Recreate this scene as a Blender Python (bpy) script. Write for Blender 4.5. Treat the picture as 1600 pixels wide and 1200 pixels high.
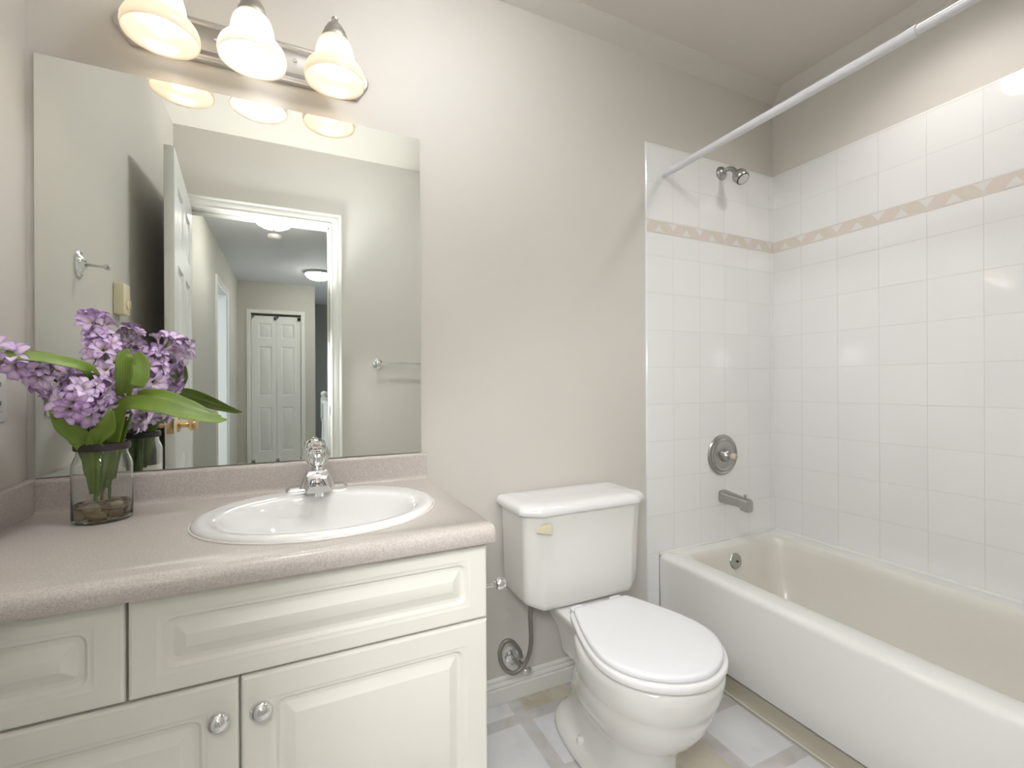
import bpy, bmesh, math, random
from mathutils import Vector, Matrix, Euler
PI = math.pi
random.seed(7)
C = bpy.context.scene.collection
for _o in list(bpy.data.objects): bpy.data.objects.remove(_o)

# ------------------------------------------------------------------ camera
cd = bpy.data.cameras.new('camera'); cam = bpy.data.objects.new('camera', cd); C.objects.link(cam)
yaw, roll = 0.4427, -0.0049
fw = Vector((math.sin(yaw), math.cos(yaw), 0)); rt0 = Vector((math.cos(yaw), -math.sin(yaw), 0)); up0 = Vector((0, 0, 1))
rt = rt0*math.cos(roll) + up0*math.sin(roll); up = up0*math.cos(roll) - rt0*math.sin(roll)
M = Matrix.Identity(4)
for i in range(3):
    M[i][0] = rt[i]; M[i][1] = up[i]; M[i][2] = -fw[i]
M[0][3], M[1][3], M[2][3] = 0.5686, -1.4733, 1.11
cam.matrix_world = M
cd.sensor_width = 36; cd.lens = 720.12/1600*36; cd.clip_start = 0.02; cd.clip_end = 60
bpy.context.scene.camera = cam

# ------------------------------------------------------------------ world, lights, exposure
w = bpy.data.worlds.new('world'); bpy.context.scene.world = w; w.use_nodes = True
w.node_tree.nodes['Background'].inputs[0].default_value = (0.62, 0.78, 1.0, 1)
w.node_tree.nodes['Background'].inputs[1].default_value = 1.0
vs = bpy.context.scene.view_settings
vs.view_transform = 'Standard'; vs.look = 'None'; vs.gamma = 1.0; vs.use_curve_mapping = False
vs.exposure = 0.30
def light(name, kind, loc, power, color=(1, 1, 1), rot=(0, 0, 0), **kw):
    l = bpy.data.lights.new(name, kind); l.energy = power; l.color = color
    for k, v in kw.items(): setattr(l, k, v)
    o = bpy.data.objects.new(name, l); o.location = loc; o.rotation_euler = rot; C.objects.link(o); return o
BULB_SIDE, BULB_MID = 14.0, 17.0       # strength of the vanity bulbs
HALL_LAMP = 90.0
FILL_LAMP = 34.0                       # strength of the added fill dome on the bathroom ceiling
light('tub_lamp_light', 'SPOT', (2.285, -0.72, 2.455), 8, (1.0, 0.96, 0.90), (0, 0, 0), spot_size=math.radians(152), spot_blend=0.7, shadow_soft_size=0.06)
light('bedroom_daylight', 'AREA', (-2.3, -4.2, 1.5), 60, (0.80, 0.91, 1.0), (0, math.radians(-90), 0), shape='RECTANGLE', size=1.3, size_y=1.4)
light('stairwell_daylight', 'AREA', (1.87, -5.6, 1.2), 9, (0.78, 0.88, 1.0), (0, math.radians(90), 0), shape='RECTANGLE', size=1.4, size_y=1.2)
light('bounce_fill', 'SPOT', (0.60, -1.38, 1.45), 38, (0.985, 0.99, 1.0), (math.radians(180), 0, 0), spot_size=math.radians(84), spot_blend=0.6, shadow_soft_size=0.06)  # added fill spot thrown up at the ceiling, standing in for a flash
_q = Vector((0.75, 0.42, -0.55)).to_track_quat('-Z', 'Y').to_euler()
light('camera_fill', 'SPOT', (0.50, -1.46, 1.32), 38, (0.985, 0.99, 1.0), tuple(_q), spot_size=math.radians(104), spot_blend=0.6, shadow_soft_size=0.16)  # added fill spot for the lower room, cone kept clear of the mirror

# ------------------------------------------------------------------ node helpers / materials
def nmat(name):
    m = bpy.data.materials.new(name); m.use_nodes = True
    return m, m.node_tree, m.node_tree.nodes['Principled BSDF']
def N(t, kind, **kw):
    n = t.nodes.new(kind)
    for k, v in kw.items(): setattr(n, k, v)
    return n
def mth(t, op, a, b=None, c=None, clamp=False):
    n = N(t, 'ShaderNodeMath', operation=op); n.use_clamp = clamp
    for i, v in enumerate((a, b, c)):
        if v is None: continue
        if isinstance(v, (int, float)): n.inputs[i].default_value = v
        else: t.links.new(v, n.inputs[i])
    return n.outputs[0]
def mixc(t, f, a, b):
    n = N(t, 'ShaderNodeMix', data_type='RGBA')
    for i, v in ((0, f), (6, a), (7, b)):
        if isinstance(v, (int, float)): n.inputs[i].default_value = v
        elif isinstance(v, tuple): n.inputs[i].default_value = (*v, 1) if len(v) == 3 else v
        else: t.links.new(v, n.inputs[i])
    return n.outputs[2]
def pos(t): return N(t, 'ShaderNodeNewGeometry').outputs['Position']
def noise(t, scale, detail=2, vec=None, rough=.5):
    n = N(t, 'ShaderNodeTexNoise'); n.inputs['Scale'].default_value = scale; n.inputs['Detail'].default_value = detail
    n.inputs['Roughness'].default_value = rough
    t.links.new(vec if vec is not None else pos(t), n.inputs['Vector']); return n
def bump(t, p, h, strength, dist=0.001):
    b = N(t, 'ShaderNodeBump'); b.inputs['Strength'].default_value = strength; b.inputs['Distance'].default_value = dist
    t.links.new(h, b.inputs['Height']); t.links.new(b.outputs[0], p.inputs['Normal']); return b
def ramp(t, f, stops):
    r = N(t, 'ShaderNodeValToRGB'); e = r.color_ramp.elements
    while len(e) < len(stops): e.new(0.5)
    for x, (q, c) in zip(e, stops): x.position = q; x.color = (*c, 1)
    t.links.new(f, r.inputs[0]); return r.outputs[0]
def sset(p, **kw):
    names = dict(base='Base Color', rough='Roughness', metal='Metallic', coat='Coat Weight', crough='Coat Roughness', ior='IOR', trans='Transmission Weight', spec='Specular IOR Level', sheen='Sheen Weight')
    for k, v in kw.items():
        p.inputs[names[k]].default_value = (*v, 1) if isinstance(v, tuple) else v
MT = {}
def plain(key, base, rough=.5, metal=0, bscale=None, bstr=.1, bdist=.0005, var=0.0, vscale=3, **kw):
    m, t, p = nmat(key); sset(p, base=base, rough=rough, metal=metal, **kw)
    if bscale: bump(t, p, noise(t, bscale, 3).outputs[0], bstr, bdist)
    if var:
        n = noise(t, vscale, 3)
        a = tuple(c*(1-var) for c in base); b = tuple(min(1, c*(1+var)) for c in base)
        t.links.new(mixc(t, n.outputs[0], a, b), p.inputs['Base Color'])
    MT[key] = m; return m
plain('wall_paint', (0.655, 0.625, 0.58), .55, bscale=260, bstr=.18, var=.015)
plain('ceiling_paint', (0.74, 0.70, 0.64), .75, bscale=200, bstr=.25, var=.02)
plain('hall_paint', (0.52, 0.505, 0.455), .6, bscale=200, bstr=.1, var=.02)
plain('hall_ceiling', (0.72, 0.73, 0.75), .8, bscale=200, bstr=.2, var=.02)
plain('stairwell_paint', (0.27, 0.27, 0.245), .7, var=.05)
plain('trim_white', (0.80, 0.79, 0.755), .32, bscale=60, bstr=.05, var=.01)
plain('door_white', (0.76, 0.76, 0.74), .30, bscale=120, bstr=.06, var=.01)
plain('cabinet', (0.82, 0.805, 0.745), .33, bscale=300, bstr=.04, var=.012)
plain('cabinet_box', (0.78, 0.765, 0.70), .4, var=.01)
plain('toe_dark', (0.35, 0.33, 0.3), .6, var=.05)
plain('porcelain', (0.83, 0.82, 0.79), .09, coat=.5, crough=.03, var=.008)
plain('sink_porcelain', (0.86, 0.86, 0.855), .07, coat=.6, crough=.03, var=.004)
plain('seat_plastic', (0.83, 0.84, 0.86), .22, var=.004)
plain('lever_plastic', (0.76, 0.69, 0.50), .3, var=.02)
plain('tub_enamel', (0.83, 0.825, 0.80), .16, coat=.3, crough=.06, var=.01)
plain('chrome', (0.80, 0.80, 0.81), .10, 1, var=.02, vscale=20)
plain('worn_chrome', (0.46, 0.455, 0.44), .28, 1, bscale=40, bstr=.05, var=.12, vscale=35)
plain('brushed_nickel', (0.60, 0.585, 0.56), .36, 1, bscale=90, bstr=.05, var=.06, vscale=25)
plain('brass', (0.78, 0.56, 0.27), .16, 1, var=.05, vscale=20)
plain('dark_hole', (0.02, 0.02, 0.02), .8, var=.1)
plain('rubber', (0.05, 0.05, 0.05), .6, var=.1)
plain('cream_plastic', (0.78, 0.71, 0.52), .4, var=.02)
plain('stem_plastic', (0.60, 0.53, 0.42), .5, var=.05)
plain('white_plastic', (0.80, 0.79, 0.76), .35, var=.01)
plain('rod_enamel', (0.74, 0.74, 0.77), .25, var=.01)
plain('caulk', (0.80, 0.785, 0.74), .5, bscale=90, bstr=.2, var=.05, vscale=30)
plain('toe_vinyl', (0.50, 0.465, 0.37), .5, var=.08, vscale=20)
plain('pane_frame', (0.8, 0.8, 0.8), .4, var=.01)

# tub inside: yellowed enamel with wear near the drain
m, t, p = nmat('tub_inside'); sset(p, rough=.30, coat=.15)
n = noise(t, 2.6, 4); t.links.new(ramp(t, n.outputs[0], [(.25, (0.735, 0.71, 0.635)), (.55, (0.765, 0.745, 0.68)), (.8, (0.79, 0.775, 0.72))]), p.inputs['Base Color']); MT['tub_inside'] = m

# laminate worktop: fine taupe speckle
def laminate(key, c0, c1, c2):
    m, t, p = nmat(key); sset(p, rough=.30)
    n1 = noise(t, 760, 3, rough=.7); n2 = noise(t, 300, 4, rough=.75); n3 = noise(t, 5, 2)
    c = ramp(t, n1.outputs[0], [(.36, c0), (.52, c1), (.66, c2)])
    d = ramp(t, n2.outputs[0], [(.36, c0), (.5, c1), (.64, c2)])
    cc = mixc(t, .5, c, d)
    cc2 = mixc(t, mth(t, 'MULTIPLY', n3.outputs[0], .25), cc, c1)
    t.links.new(cc2, p.inputs['Base Color']); bump(t, p, n2.outputs[0], .05, .0003); MT[key] = m
laminate('laminate', (0.37, 0.31, 0.28), (0.575, 0.525, 0.495), (0.72, 0.685, 0.66))

# wall tile: z rows and u columns come from where the tile really is
def tile_mat(key, axis, u0):
    T = 0.1535; g = 0.0014
    m, t, p = nmat(key); sset(p, rough=.07, coat=.35, crough=.04)
    s = N(t, 'ShaderNodeSeparateXYZ'); t.links.new(pos(t), s.inputs[0]); z = s.outputs['Z']; u = s.outputs[axis]
    def line(v, off, wdt=g):   # 1 on a joint centred on off + k*T
        q = mth(t, 'SUBTRACT', v, off - T*40 - T/2)
        fr = mth(t, 'MODULO', q, T); d = mth(t, 'ABSOLUTE', mth(t, 'SUBTRACT', fr, T/2))
        return mth(t, 'SUBTRACT', 1.0, mth(t, 'SMOOTH_MIN', 1.0, mth(t, 'DIVIDE', d, wdt), .3), clamp=True)
    top = mth(t, 'GREATER_THAN', z, 1.76)
    lo = line(z, 1.484); hi = line(z, 1.785+T)
    h = mth(t, 'ADD', mth(t, 'MULTIPLY', lo, mth(t, 'SUBTRACT', 1.0, top)), mth(t, 'MULTIPLY', hi, top))
    v = line(u, u0)
    j = mth(t, 'MAXIMUM', h, v)
    # one slight tone per tile
    iu = mth(t, 'FLOOR', mth(t, 'DIVIDE', mth(t, 'SUBTRACT', u, u0), T)); iz = mth(t, 'FLOOR', mth(t, 'DIVIDE', mth(t, 'SUBTRACT', z, 1.484), T))
    cv = N(t, 'ShaderNodeCombineXYZ'); t.links.new(iu, cv.inputs[0]); t.links.new(iz, cv.inputs[1])
    wn = N(t, 'ShaderNodeTexWhiteNoise', noise_dimensions='2D'); t.links.new(cv.outputs[0], wn.inputs['Vector'])
    face = mixc(t, wn.outputs[0], (0.855, 0.855, 0.855), (0.88, 0.88, 0.875))
    gn = noise(t, 9, 3)
    grout = mixc(t, gn.outputs[0], (0.60, 0.575, 0.53), (0.80, 0.79, 0.755))
    t.links.new(mixc(t, j, face, grout), p.inputs['Base Color'])
    t.links.new(mth(t, 'ADD', mth(t, 'MULTIPLY', j, .5), .07), p.inputs['Roughness'])
    wob = noise(t, 11, 2)
    jj = mth(t, 'SUBTRACT', mth(t, 'MULTIPLY', wob.outputs[0], 1.3), mth(t, 'MULTIPLY', j, 1.0))
    # each tile sits at its own tiny tilt
    tilt = mth(t, 'MULTIPLY', mth(t, 'SUBTRACT', wn.outputs[0], .5), mth(t, 'MULTIPLY', mth(t, 'ADD', u, z), 6.0))
    bump(t, p, mth(t, 'ADD', jj, tilt), .55, .0011); MT[key] = m
tile_mat('tile_back', 'X', 2.0175); tile_mat('tile_right', 'Y', -0.1413)
plain('border_ground', (0.74, 0.68, 0.62), .12, var=.04, vscale=30)
plain('border_pink', (0.74, 0.655, 0.61), .12, var=.05, vscale=30)
plain('border_tan', (0.72, 0.665, 0.585), .12, var=.06, vscale=30)
plain('border_white', (0.79, 0.775, 0.75), .12, var=.02, vscale=30)

# vinyl floor: squares parted by taupe bands
m, t, p = nmat('vinyl_floor'); sset(p, rough=.22, coat=.15)
s = N(t, 'ShaderNodeSeparateXYZ'); t.links.new(pos(t), s.inputs[0])
wv = noise(t, 35, 2)
def band(v, off, per, half):
    q = mth(t, 'SUBTRACT', v, off - per*40.5); fr = mth(t, 'MODULO', q, per)
    d = mth(t, 'ABSOLUTE', mth(t, 'SUBTRACT', fr, per/2)); d = mth(t, 'ADD', d, mth(t, 'MULTIPLY', mth(t, 'SUBTRACT', wv.outputs[0], .5), .006))
    return mth(t, 'LESS_THAN', d, half)
PX, PY = .238, .2435
bx_ = band(s.outputs['X'], 1.257, PX, .0225); by_ = band(s.outputs['Y'], -.1, PY, .0225)
ix = mth(t, 'FLOOR', mth(t, 'DIVIDE', mth(t, 'SUBTRACT', s.outputs['X'], 1.257), PX))
iy = mth(t, 'FLOOR', mth(t, 'DIVIDE', mth(t, 'SUBTRACT', -.1, s.outputs['Y']), PY)) if False else mth(t, 'FLOOR', mth(t, 'DIVIDE', mth(t, 'MULTIPLY', mth(t, 'ADD', s.outputs['Y'], .1), -1.0), PY))
k = mth(t, 'ADD', mth(t, 'ADD', mth(t, 'MULTIPLY', ix, 2.0), iy), 41.0)
isb = mth(t, 'LESS_THAN', mth(t, 'MODULO', k, 4.0), .5)     # every fourth cell is a beige one
nb = noise(t, 9, 5, rough=.65); nw = noise(t, 6, 4, rough=.6)
beige = ramp(t, nb.outputs[0], [(.3, (0.48, 0.43, 0.33)), (.5, (0.62, 0.58, 0.47)), (.7, (0.68, 0.64, 0.54))])
white = ramp(t, nw.outputs[0], [(.3, (0.66, 0.665, 0.67)), (.5, (0.73, 0.735, 0.745)), (.7, (0.77, 0.77, 0.77))])
nt = noise(t, 12, 4, rough=.6)
taupe = ramp(t, nt.outputs[0], [(.3, (0.53, 0.495, 0.46)), (.5, (0.60, 0.575, 0.565)), (.7, (0.65, 0.635, 0.64))])
c = mixc(t, isb, white, beige); c = mixc(t, mth(t, 'MAXIMUM', bx_, by_), c, taupe)
t.links.new(c, p.inputs['Base Color']); bump(t, p, noise(t, 120, 2).outputs[0], .06, .0005); MT['vinyl_floor'] = m
plain('carpet', (0.50, 0.46, 0.40), .95, bscale=300, bstr=.6, bdist=.003, var=.06, vscale=40)

# mirror silver
m, t, p = nmat('mirror_silver'); sset(p, base=(0.83, 0.86, 0.825), rough=.0, metal=1.0)
n = noise(t, 1.2, 1); t.links.new(mixc(t, n.outputs[0], (0.825, 0.855, 0.82), (0.84, 0.87, 0.835)), p.inputs['Base Color']); MT['mirror_silver'] = m
plain('mirror_edge', (0.10, 0.12, 0.105), .2, var=.05)

# glass and water
def glass(key, col, rough=0.0, ior=1.45):
    m, t, p = nmat(key); sset(p, base=col, rough=rough, trans=1.0, ior=ior)
    n = noise(t, 14, 2); bump(t, p, n.outputs[0], .05, .001); MT[key] = m
glass('clear_glass', (0.97, 0.985, 0.97)); glass('crystal', (0.97, 0.97, 0.97), .02, 1.49); glass('water', (0.90, 0.78, 0.50), 0, 1.33)

# alabaster shade: light of the bulb inside comes through it
def shade_mat(key, tint):
    m = bpy.data.materials.new(key); m.use_nodes = True; t = m.node_tree
    for n in list(t.nodes): t.nodes.remove(n)
    out = N(t, 'ShaderNodeOutputMaterial'); tr = N(t, 'ShaderNodeBsdfTranslucent'); df = N(t, 'ShaderNodeBsdfDiffuse'); gl = N(t, 'ShaderNodeBsdfGlossy'); gl.inputs['Roughness'].default_value = .15
    n = noise(t, 16, 4, rough=.6); c = mixc(t, n.outputs[0], tuple(x*.90 for x in tint), tint)
    t.links.new(c, tr.inputs[0]); t.links.new(c, df.inputs[0])
    a = N(t, 'ShaderNodeMixShader'); a.inputs[0].default_value = .68; t.links.new(tr.outputs[0], a.inputs[2]); t.links.new(df.outputs[0], a.inputs[1])
    b = N(t, 'ShaderNodeMixShader'); b.inputs[0].default_value = .05; t.links.new(a.outputs[0], b.inputs[1]); t.links.new(gl.outputs[0], b.inputs[2])
    t.links.new(b.outputs[0], out.inputs[0]); MT[key] = m
shade_mat('alabaster', (0.83, 0.80, 0.745))
def emit(key, col, s):
    m, t, p = nmat(key); sset(p, base=(0.9, 0.9, 0.9), rough=.4)
    p.inputs['Emission Color'].default_value = (*col, 1); p.inputs['Emission Strength'].default_value = s
    n = noise(t, 8, 2); t.links.new(mth(t, 'MULTIPLY', mth(t, 'ADD', mth(t, 'MULTIPLY', n.outputs[0], .1), .95), s), p.inputs['Emission Strength']); MT[key] = m
emit('bulb_warm', (1.0, 0.84, 0.64), BULB_SIDE); emit('bulb_white', (1.0, 0.955, 0.90), BULB_MID); emit('dome_glow', (1.0, 0.96, 0.90), HALL_LAMP*.5)
emit('fill_dome_glow', (0.965, 0.985, 1.0), FILL_LAMP)
emit('lens_glow', (1.0, 0.95, 0.88), 3)

# braided hose
m, t, p = nmat('braided_steel'); sset(p, base=(0.36, 0.34, 0.31), rough=.35, metal=.8)
wv1 = N(t, 'ShaderNodeTexWave'); wv1.inputs['Scale'].default_value = 260; t.links.new(pos(t), wv1.inputs['Vector'])
t.links.new(mixc(t, wv1.outputs['Fac'], (0.20, 0.19, 0.17), (0.46, 0.44, 0.41)), p.inputs['Base Color']); bump(t, p, wv1.outputs['Fac'], .5, .0006); MT['braided_steel'] = m

# petals, leaves (attribute 'along': 0 at the heart, 1 at the tip; 'side': -1..1 across)
def attr(t, nme): a = N(t, 'ShaderNodeAttribute'); a.attribute_name = nme; return a.outputs['Fac']
def petal_mat(key, heart, mid, tip, edge):
    m, t, p = nmat(key); sset(p, rough=.55, sheen=.1)
    al = attr(t, 'along'); sd = mth(t, 'ABSOLUTE', attr(t, 'side'))
    oi = N(t, 'ShaderNodeObjectInfo')
    c = ramp(t, al, [(0.0, heart), (.18, heart), (.42, mid), (1.0, tip)])
    nn = noise(t, 110, 3)
    e = mth(t, 'MULTIPLY', mth(t, 'POWER', sd, 2.2), mth(t, 'ADD', .25, nn.outputs[0]), clamp=True)
    e2 = mth(t, 'MAXIMUM', e, mth(t, 'MULTIPLY', mth(t, 'POWER', al, 7.0), .85), clamp=True)
    c = mixc(t, e2, c, edge)
    hsv = N(t, 'ShaderNodeHueSaturation'); t.links.new(c, hsv.inputs['Color'])
    t.links.new(mth(t, 'ADD', .78, mth(t, 'MULTIPLY', oi.outputs['Random'], .5)), hsv.inputs['Saturation'])
    t.links.new(mth(t, 'SUBTRACT', 1.1, mth(t, 'MULTIPLY', oi.outputs['Random'], .25)), hsv.inputs['Value'])
    t.links.new(hsv.outputs[0], p.inputs['Base Color'])
    p.inputs['Subsurface Weight'].default_value = .0; MT[key] = m
petal_mat('petal', (0.62, 0.54, 0.46), (0.92, 0.80, 0.93), (0.86, 0.67, 0.94), (0.50, 0.25, 0.74))
plain('floret_eye', (0.16, 0.12, 0.10), .5, var=.2, vscale=200)
m, t, p = nmat('leaf'); sset(p, rough=.42)
al = attr(t, 'along'); sd = attr(t, 'side')
st = mth(t, 'ADD', mth(t, 'MULTIPLY', mth(t, 'SINE', mth(t, 'MULTIPLY', sd, 26.0)), .5), .5)
nl = noise(t, 22, 3)
c = mixc(t, nl.outputs[0], (0.075, 0.15, 0.016), (0.21, 0.33, 0.035)); c = mixc(t, mth(t, 'MULTIPLY', st, .3), c, (0.30, 0.41, 0.08))
t.links.new(c, p.inputs['Base Color']); bump(t, p, st, .25, .0006); MT['leaf'] = m
plain('stem_green', (0.13, 0.22, 0.05), .5, var=.15, vscale=60)
plain('wire_dark', (0.05, 0.055, 0.05), .35, .3, var=.2, vscale=60)
plain('rim_dark', (0.045, 0.036, 0.038), .45, .2, bscale=130, bstr=.5, bdist=.001, var=.35, vscale=90)
m, t, p = nmat('pebble'); sset(p, rough=.3); oi = N(t, 'ShaderNodeObjectInfo')
n = noise(t, 70, 4)
c1 = ramp(t, oi.outputs['Random'], [(0.0, (0.17, 0.12, 0.08)), (.3, (0.50, 0.38, 0.22)), (.6, (0.58, 0.52, 0.42)), (1.0, (0.70, 0.64, 0.52))])
t.links.new(mixc(t, mth(t, 'MULTIPLY', n.outputs[0], .5), c1, (0.30, 0.22, 0.13)), p.inputs['Base Color']); MT['pebble'] = m

# ------------------------------------------------------------------ object helpers
ORG = {}
def tag(o, label=None, cat=None, group=None, kind=None):
    if label: o['label'] = label
    if cat: o['category'] = cat
    if group: o['group'] = group
    if kind: o['kind'] = kind
    return o
def thing(name, label, cat, loc, group=None, kind=None):
    o = bpy.data.objects.new(name, None); o.empty_display_size = .05; o.location = loc; C.objects.link(o)
    ORG[o.name] = Vector(loc); return tag(o, label, cat, group, kind)
def finish(name, bm, mats, parent=None, ang=35, origin=None, label=None, cat=None, kind=None, group=None, smooth=True, recalc=True):
    """link a bmesh given in world coordinates"""
    bmesh.ops.remove_doubles(bm, verts=bm.verts, dist=1e-6)
    if recalc: bmesh.ops.recalc_face_normals(bm, faces=bm.faces)
    if parent is not None: org = ORG[parent.name]
    elif origin is not None: org = Vector(origin)
    else:
        xs = [v.co for v in bm.verts]
        org = Vector((sum(v.x for v in xs)/len(xs), sum(v.y for v in xs)/len(xs), min(v.z for v in xs)))
    bmesh.ops.translate(bm, verts=bm.verts, vec=-org)
    me = bpy.data.meshes.new(name); bm.to_mesh(me); bm.free()
    if not isinstance(mats, (list, tuple)): mats = [mats]
    for x in mats: me.materials.append(MT[x])
    if smooth:
        for f in me.polygons: f.use_smooth = True
        me.set_sharp_from_angle(angle=math.radians(ang))
    o = bpy.data.objects.new(name, me); C.objects.link(o)
    if parent is not None: o.parent = parent; ORG[o.name] = org
    else: o.location = org; ORG[o.name] = org
    if kind is None and parent is None and cat is None: kind = 'structure'
    return tag(o, label, cat, group, kind)
def sub_origin(parent): return ORG[parent.name]
def BM(): return bmesh.new()
def setmi(faces, mi):
    for f in faces: f.material_index = mi
def box(bm, x0, x1, y0, y1, z0, z1, bev=0, seg=2, mi=0, rot=None, about=None):
    r = bmesh.ops.create_cube(bm, size=1.0); vs_ = r['verts']
    for v in vs_:
        v.co = Vector(((x0+x1)/2 + v.co.x*(x1-x0), (y0+y1)/2 + v.co.y*(y1-y0), (z0+z1)/2 + v.co.z*(z1-z0)))
    fs = set(f for v in vs_ for f in v.link_faces)
    if bev:
        es = set(e for v in vs_ for e in v.link_edges)
        q = bmesh.ops.bevel(bm, geom=list(es), offset=bev, segments=seg, profile=.5, affect='EDGES')
        fs = set(q['faces']) | set(f for f in fs if f.is_valid)
        vs_ = list(set(v for f in fs for v in f.verts))
    setmi(fs, mi)
    if rot is not None:
        a = Vector(about); bmesh.ops.rotate(bm, verts=list(vs_), cent=a, matrix=rot)
    return vs_
def grid_loft(bm, loops, closed=True, cap0=False, cap1=False, mi=0):
    L = [[bm.verts.new(q) for q in lp] for lp in loops]; fs = []
    n = len(L[0])
    for a, b in zip(L[:-1], L[1:]):
        for i in range(n if closed else n-1):
            j = (i+1) % n
            try: fs.append(bm.faces.new((a[i], a[j], b[j], b[i])))
            except ValueError: pass
    if cap0: fs.append(bm.faces.new(list(reversed(L[0]))))
    if cap1: fs.append(bm.faces.new(L[-1]))
    setmi(fs, mi); return L
def frame(d):
    d = Vector(d).normalized(); a = Vector((0, 0, 1)) if abs(d.z) < .9 else Vector((1, 0, 0))
    u = d.cross(a).normalized(); v = d.cross(u).normalized(); return u, v
def lathe(bm, prof, origin=(0, 0, 0), axis=(0, 0, 1), seg=32, mi=0, cap0=True, cap1=True, sx=1.0, sy=1.0):
    """prof = [(radius, distance along the axis)]"""
    o = Vector(origin); d = Vector(axis).normalized()
    if abs(d.z) > .999: u, v = Vector((1, 0, 0)), Vector((0, 1 if d.z > 0 else -1, 0))
    else:
        u = Vector((0, 0, 1)).cross(d).normalized(); v = d.cross(u)
    loops = []
    for r, h in prof:
        r = max(r, 1e-5)
        loops.append([o + d*h + u*(r*sx*math.cos(2*PI*i/seg)) + v*(r*sy*math.sin(2*PI*i/seg)) for i in range(seg)])
    return grid_loft(bm, loops, True, cap0, cap1, mi)
def smooth_path(pts, n=8):
    pts = [Vector(q) for q in pts]; out = []
    P = [pts[0]*2-pts[1]] + pts + [pts[-1]*2-pts[-2]]
    for i in range(1, len(P)-2):
        for k in range(n):
            s = k/n; a, b, c_, d = P[i-1], P[i], P[i+1], P[i+2]
            out.append(.5*((2*b) + (c_-a)*s + (2*a-5*b+4*c_-d)*s*s + (-a+3*b-3*c_+d)*s**3))
    out.append(pts[-1]); return out
def tube(bm, pts, r, seg=12, mi=0, caps=True):
    pts = [Vector(q) for q in pts]; n = len(pts)
    rr = r if isinstance(r, (list, tuple)) else [r]*n
    tg = [(pts[min(i+1, n-1)] - pts[max(i-1, 0)]).normalized() for i in range(n)]
    u, v = frame(tg[0]); loops = []
    for i in range(n):
        u = (u - tg[i]*u.dot(tg[i])).normalized(); v = tg[i].cross(u)
        loops.append([pts[i] + u*(rr[i]*math.cos(2*PI*k/seg)) + v*(rr[i]*math.sin(2*PI*k/seg)) for k in range(seg)])
    return grid_loft(bm, loops, True, caps, caps, mi)
def rpoly(pts, rad, n=5):
    """closed 2-D polygon with rounded corners; rad is one radius or one per corner"""
    out = []; m_ = len(pts)
    for i in range(m_):
        a, b, c_ = Vector(pts[i-1]), Vector(pts[i]), Vector(pts[(i+1) % m_]); r = rad[i] if isinstance(rad, (list, tuple)) else rad
        d1 = (a-b).normalized(); d2 = (c_-b).normalized()
        an = d1.angle(d2) if d1.length and d2.length else PI/2
        tl = min(r/max(math.tan(an/2), 1e-4), (a-b).length*.49, (c_-b).length*.49)
        p0, p1 = b + d1*tl, b + d2*tl
        for k in range(n+1):
            s = k/n; q = p0*(1-s)**2 + b*2*s*(1-s) + p1*s*s
            out.append((q.x, q.y))
    return out
def extrude_x(bm, prof, x0, x1, mi=0):
    """prof = closed (y, z) outline"""
    return grid_loft(bm, [[(x0, y, z) for y, z in prof], [(x1, y, z) for y, z in prof]], True, True, True, mi)
def extrude_y(bm, prof, y0, y1, mi=0):
    return grid_loft(bm, [[(x, y0, z) for x, z in prof], [(x, y1, z) for x, z in prof]], True, True, True, mi)
def extrude_z(bm, prof, z0, z1, mi=0):
    return grid_loft(bm, [[(x, y, z0) for x, y in prof], [(x, y, z1) for x, y in prof]], True, True, True, mi)
def panelled(bm, w_, h_, t_, rects, steps, edge=.003, fn=None):
    """slab w_ x h_ x t_ (front at depth 0, growing backwards) with routed panels. rects = [(u0,u1,v0,v1)];
    steps = [(inset, corner radius, depth)]; fn maps (u, v, d) to the world; d>0 goes into the slab"""
    fn = fn or (lambda u, v, d: Vector((u, d, v)))
    us = sorted(set([edge, w_-edge] + [q for r in rects for q in r[:2]])); vs2 = sorted(set([edge, h_-edge] + [q for r in rects for q in r[2:]]))
    for i in range(len(us)-1):
        for j in range(len(vs2)-1):
            cu, cv = (us[i]+us[i+1])/2, (vs2[j]+vs2[j+1])/2
            if any(r[0] < cu < r[1] and r[2] < cv < r[3] for r in rects): continue
            bm.faces.new([bm.verts.new(fn(a, b, 0)) for a, b in ((us[i], vs2[j]), (us[i+1], vs2[j]), (us[i+1], vs2[j+1]), (us[i], vs2[j+1]))])
    for (u0, u1, v0, v1) in rects:
        loops = []
        for ins, rad, dep in [(0, 0.00001, 0)] + steps:
            q = rpoly([(u0+ins, v0+ins), (u1-ins, v0+ins), (u1-ins, v1-ins), (u0+ins, v1-ins)], max(rad, 1e-5), 5)
            loops.append([fn(a, b, dep) for a, b in q])
        grid_loft(bm, loops, True, False, True)
    # rim and sides
    def rect(i, d): return [fn(a, b, d) for a, b in ((i, i), (w_-i, i), (w_-i, h_-i), (i, h_-i))]
    grid_loft(bm, [rect(edge, 0), rect(edge*.3, edge*.3), rect(0, edge), rect(0, t_)], True, False, True)
def lerp(a, b, s): return a + (b-a)*s

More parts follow.
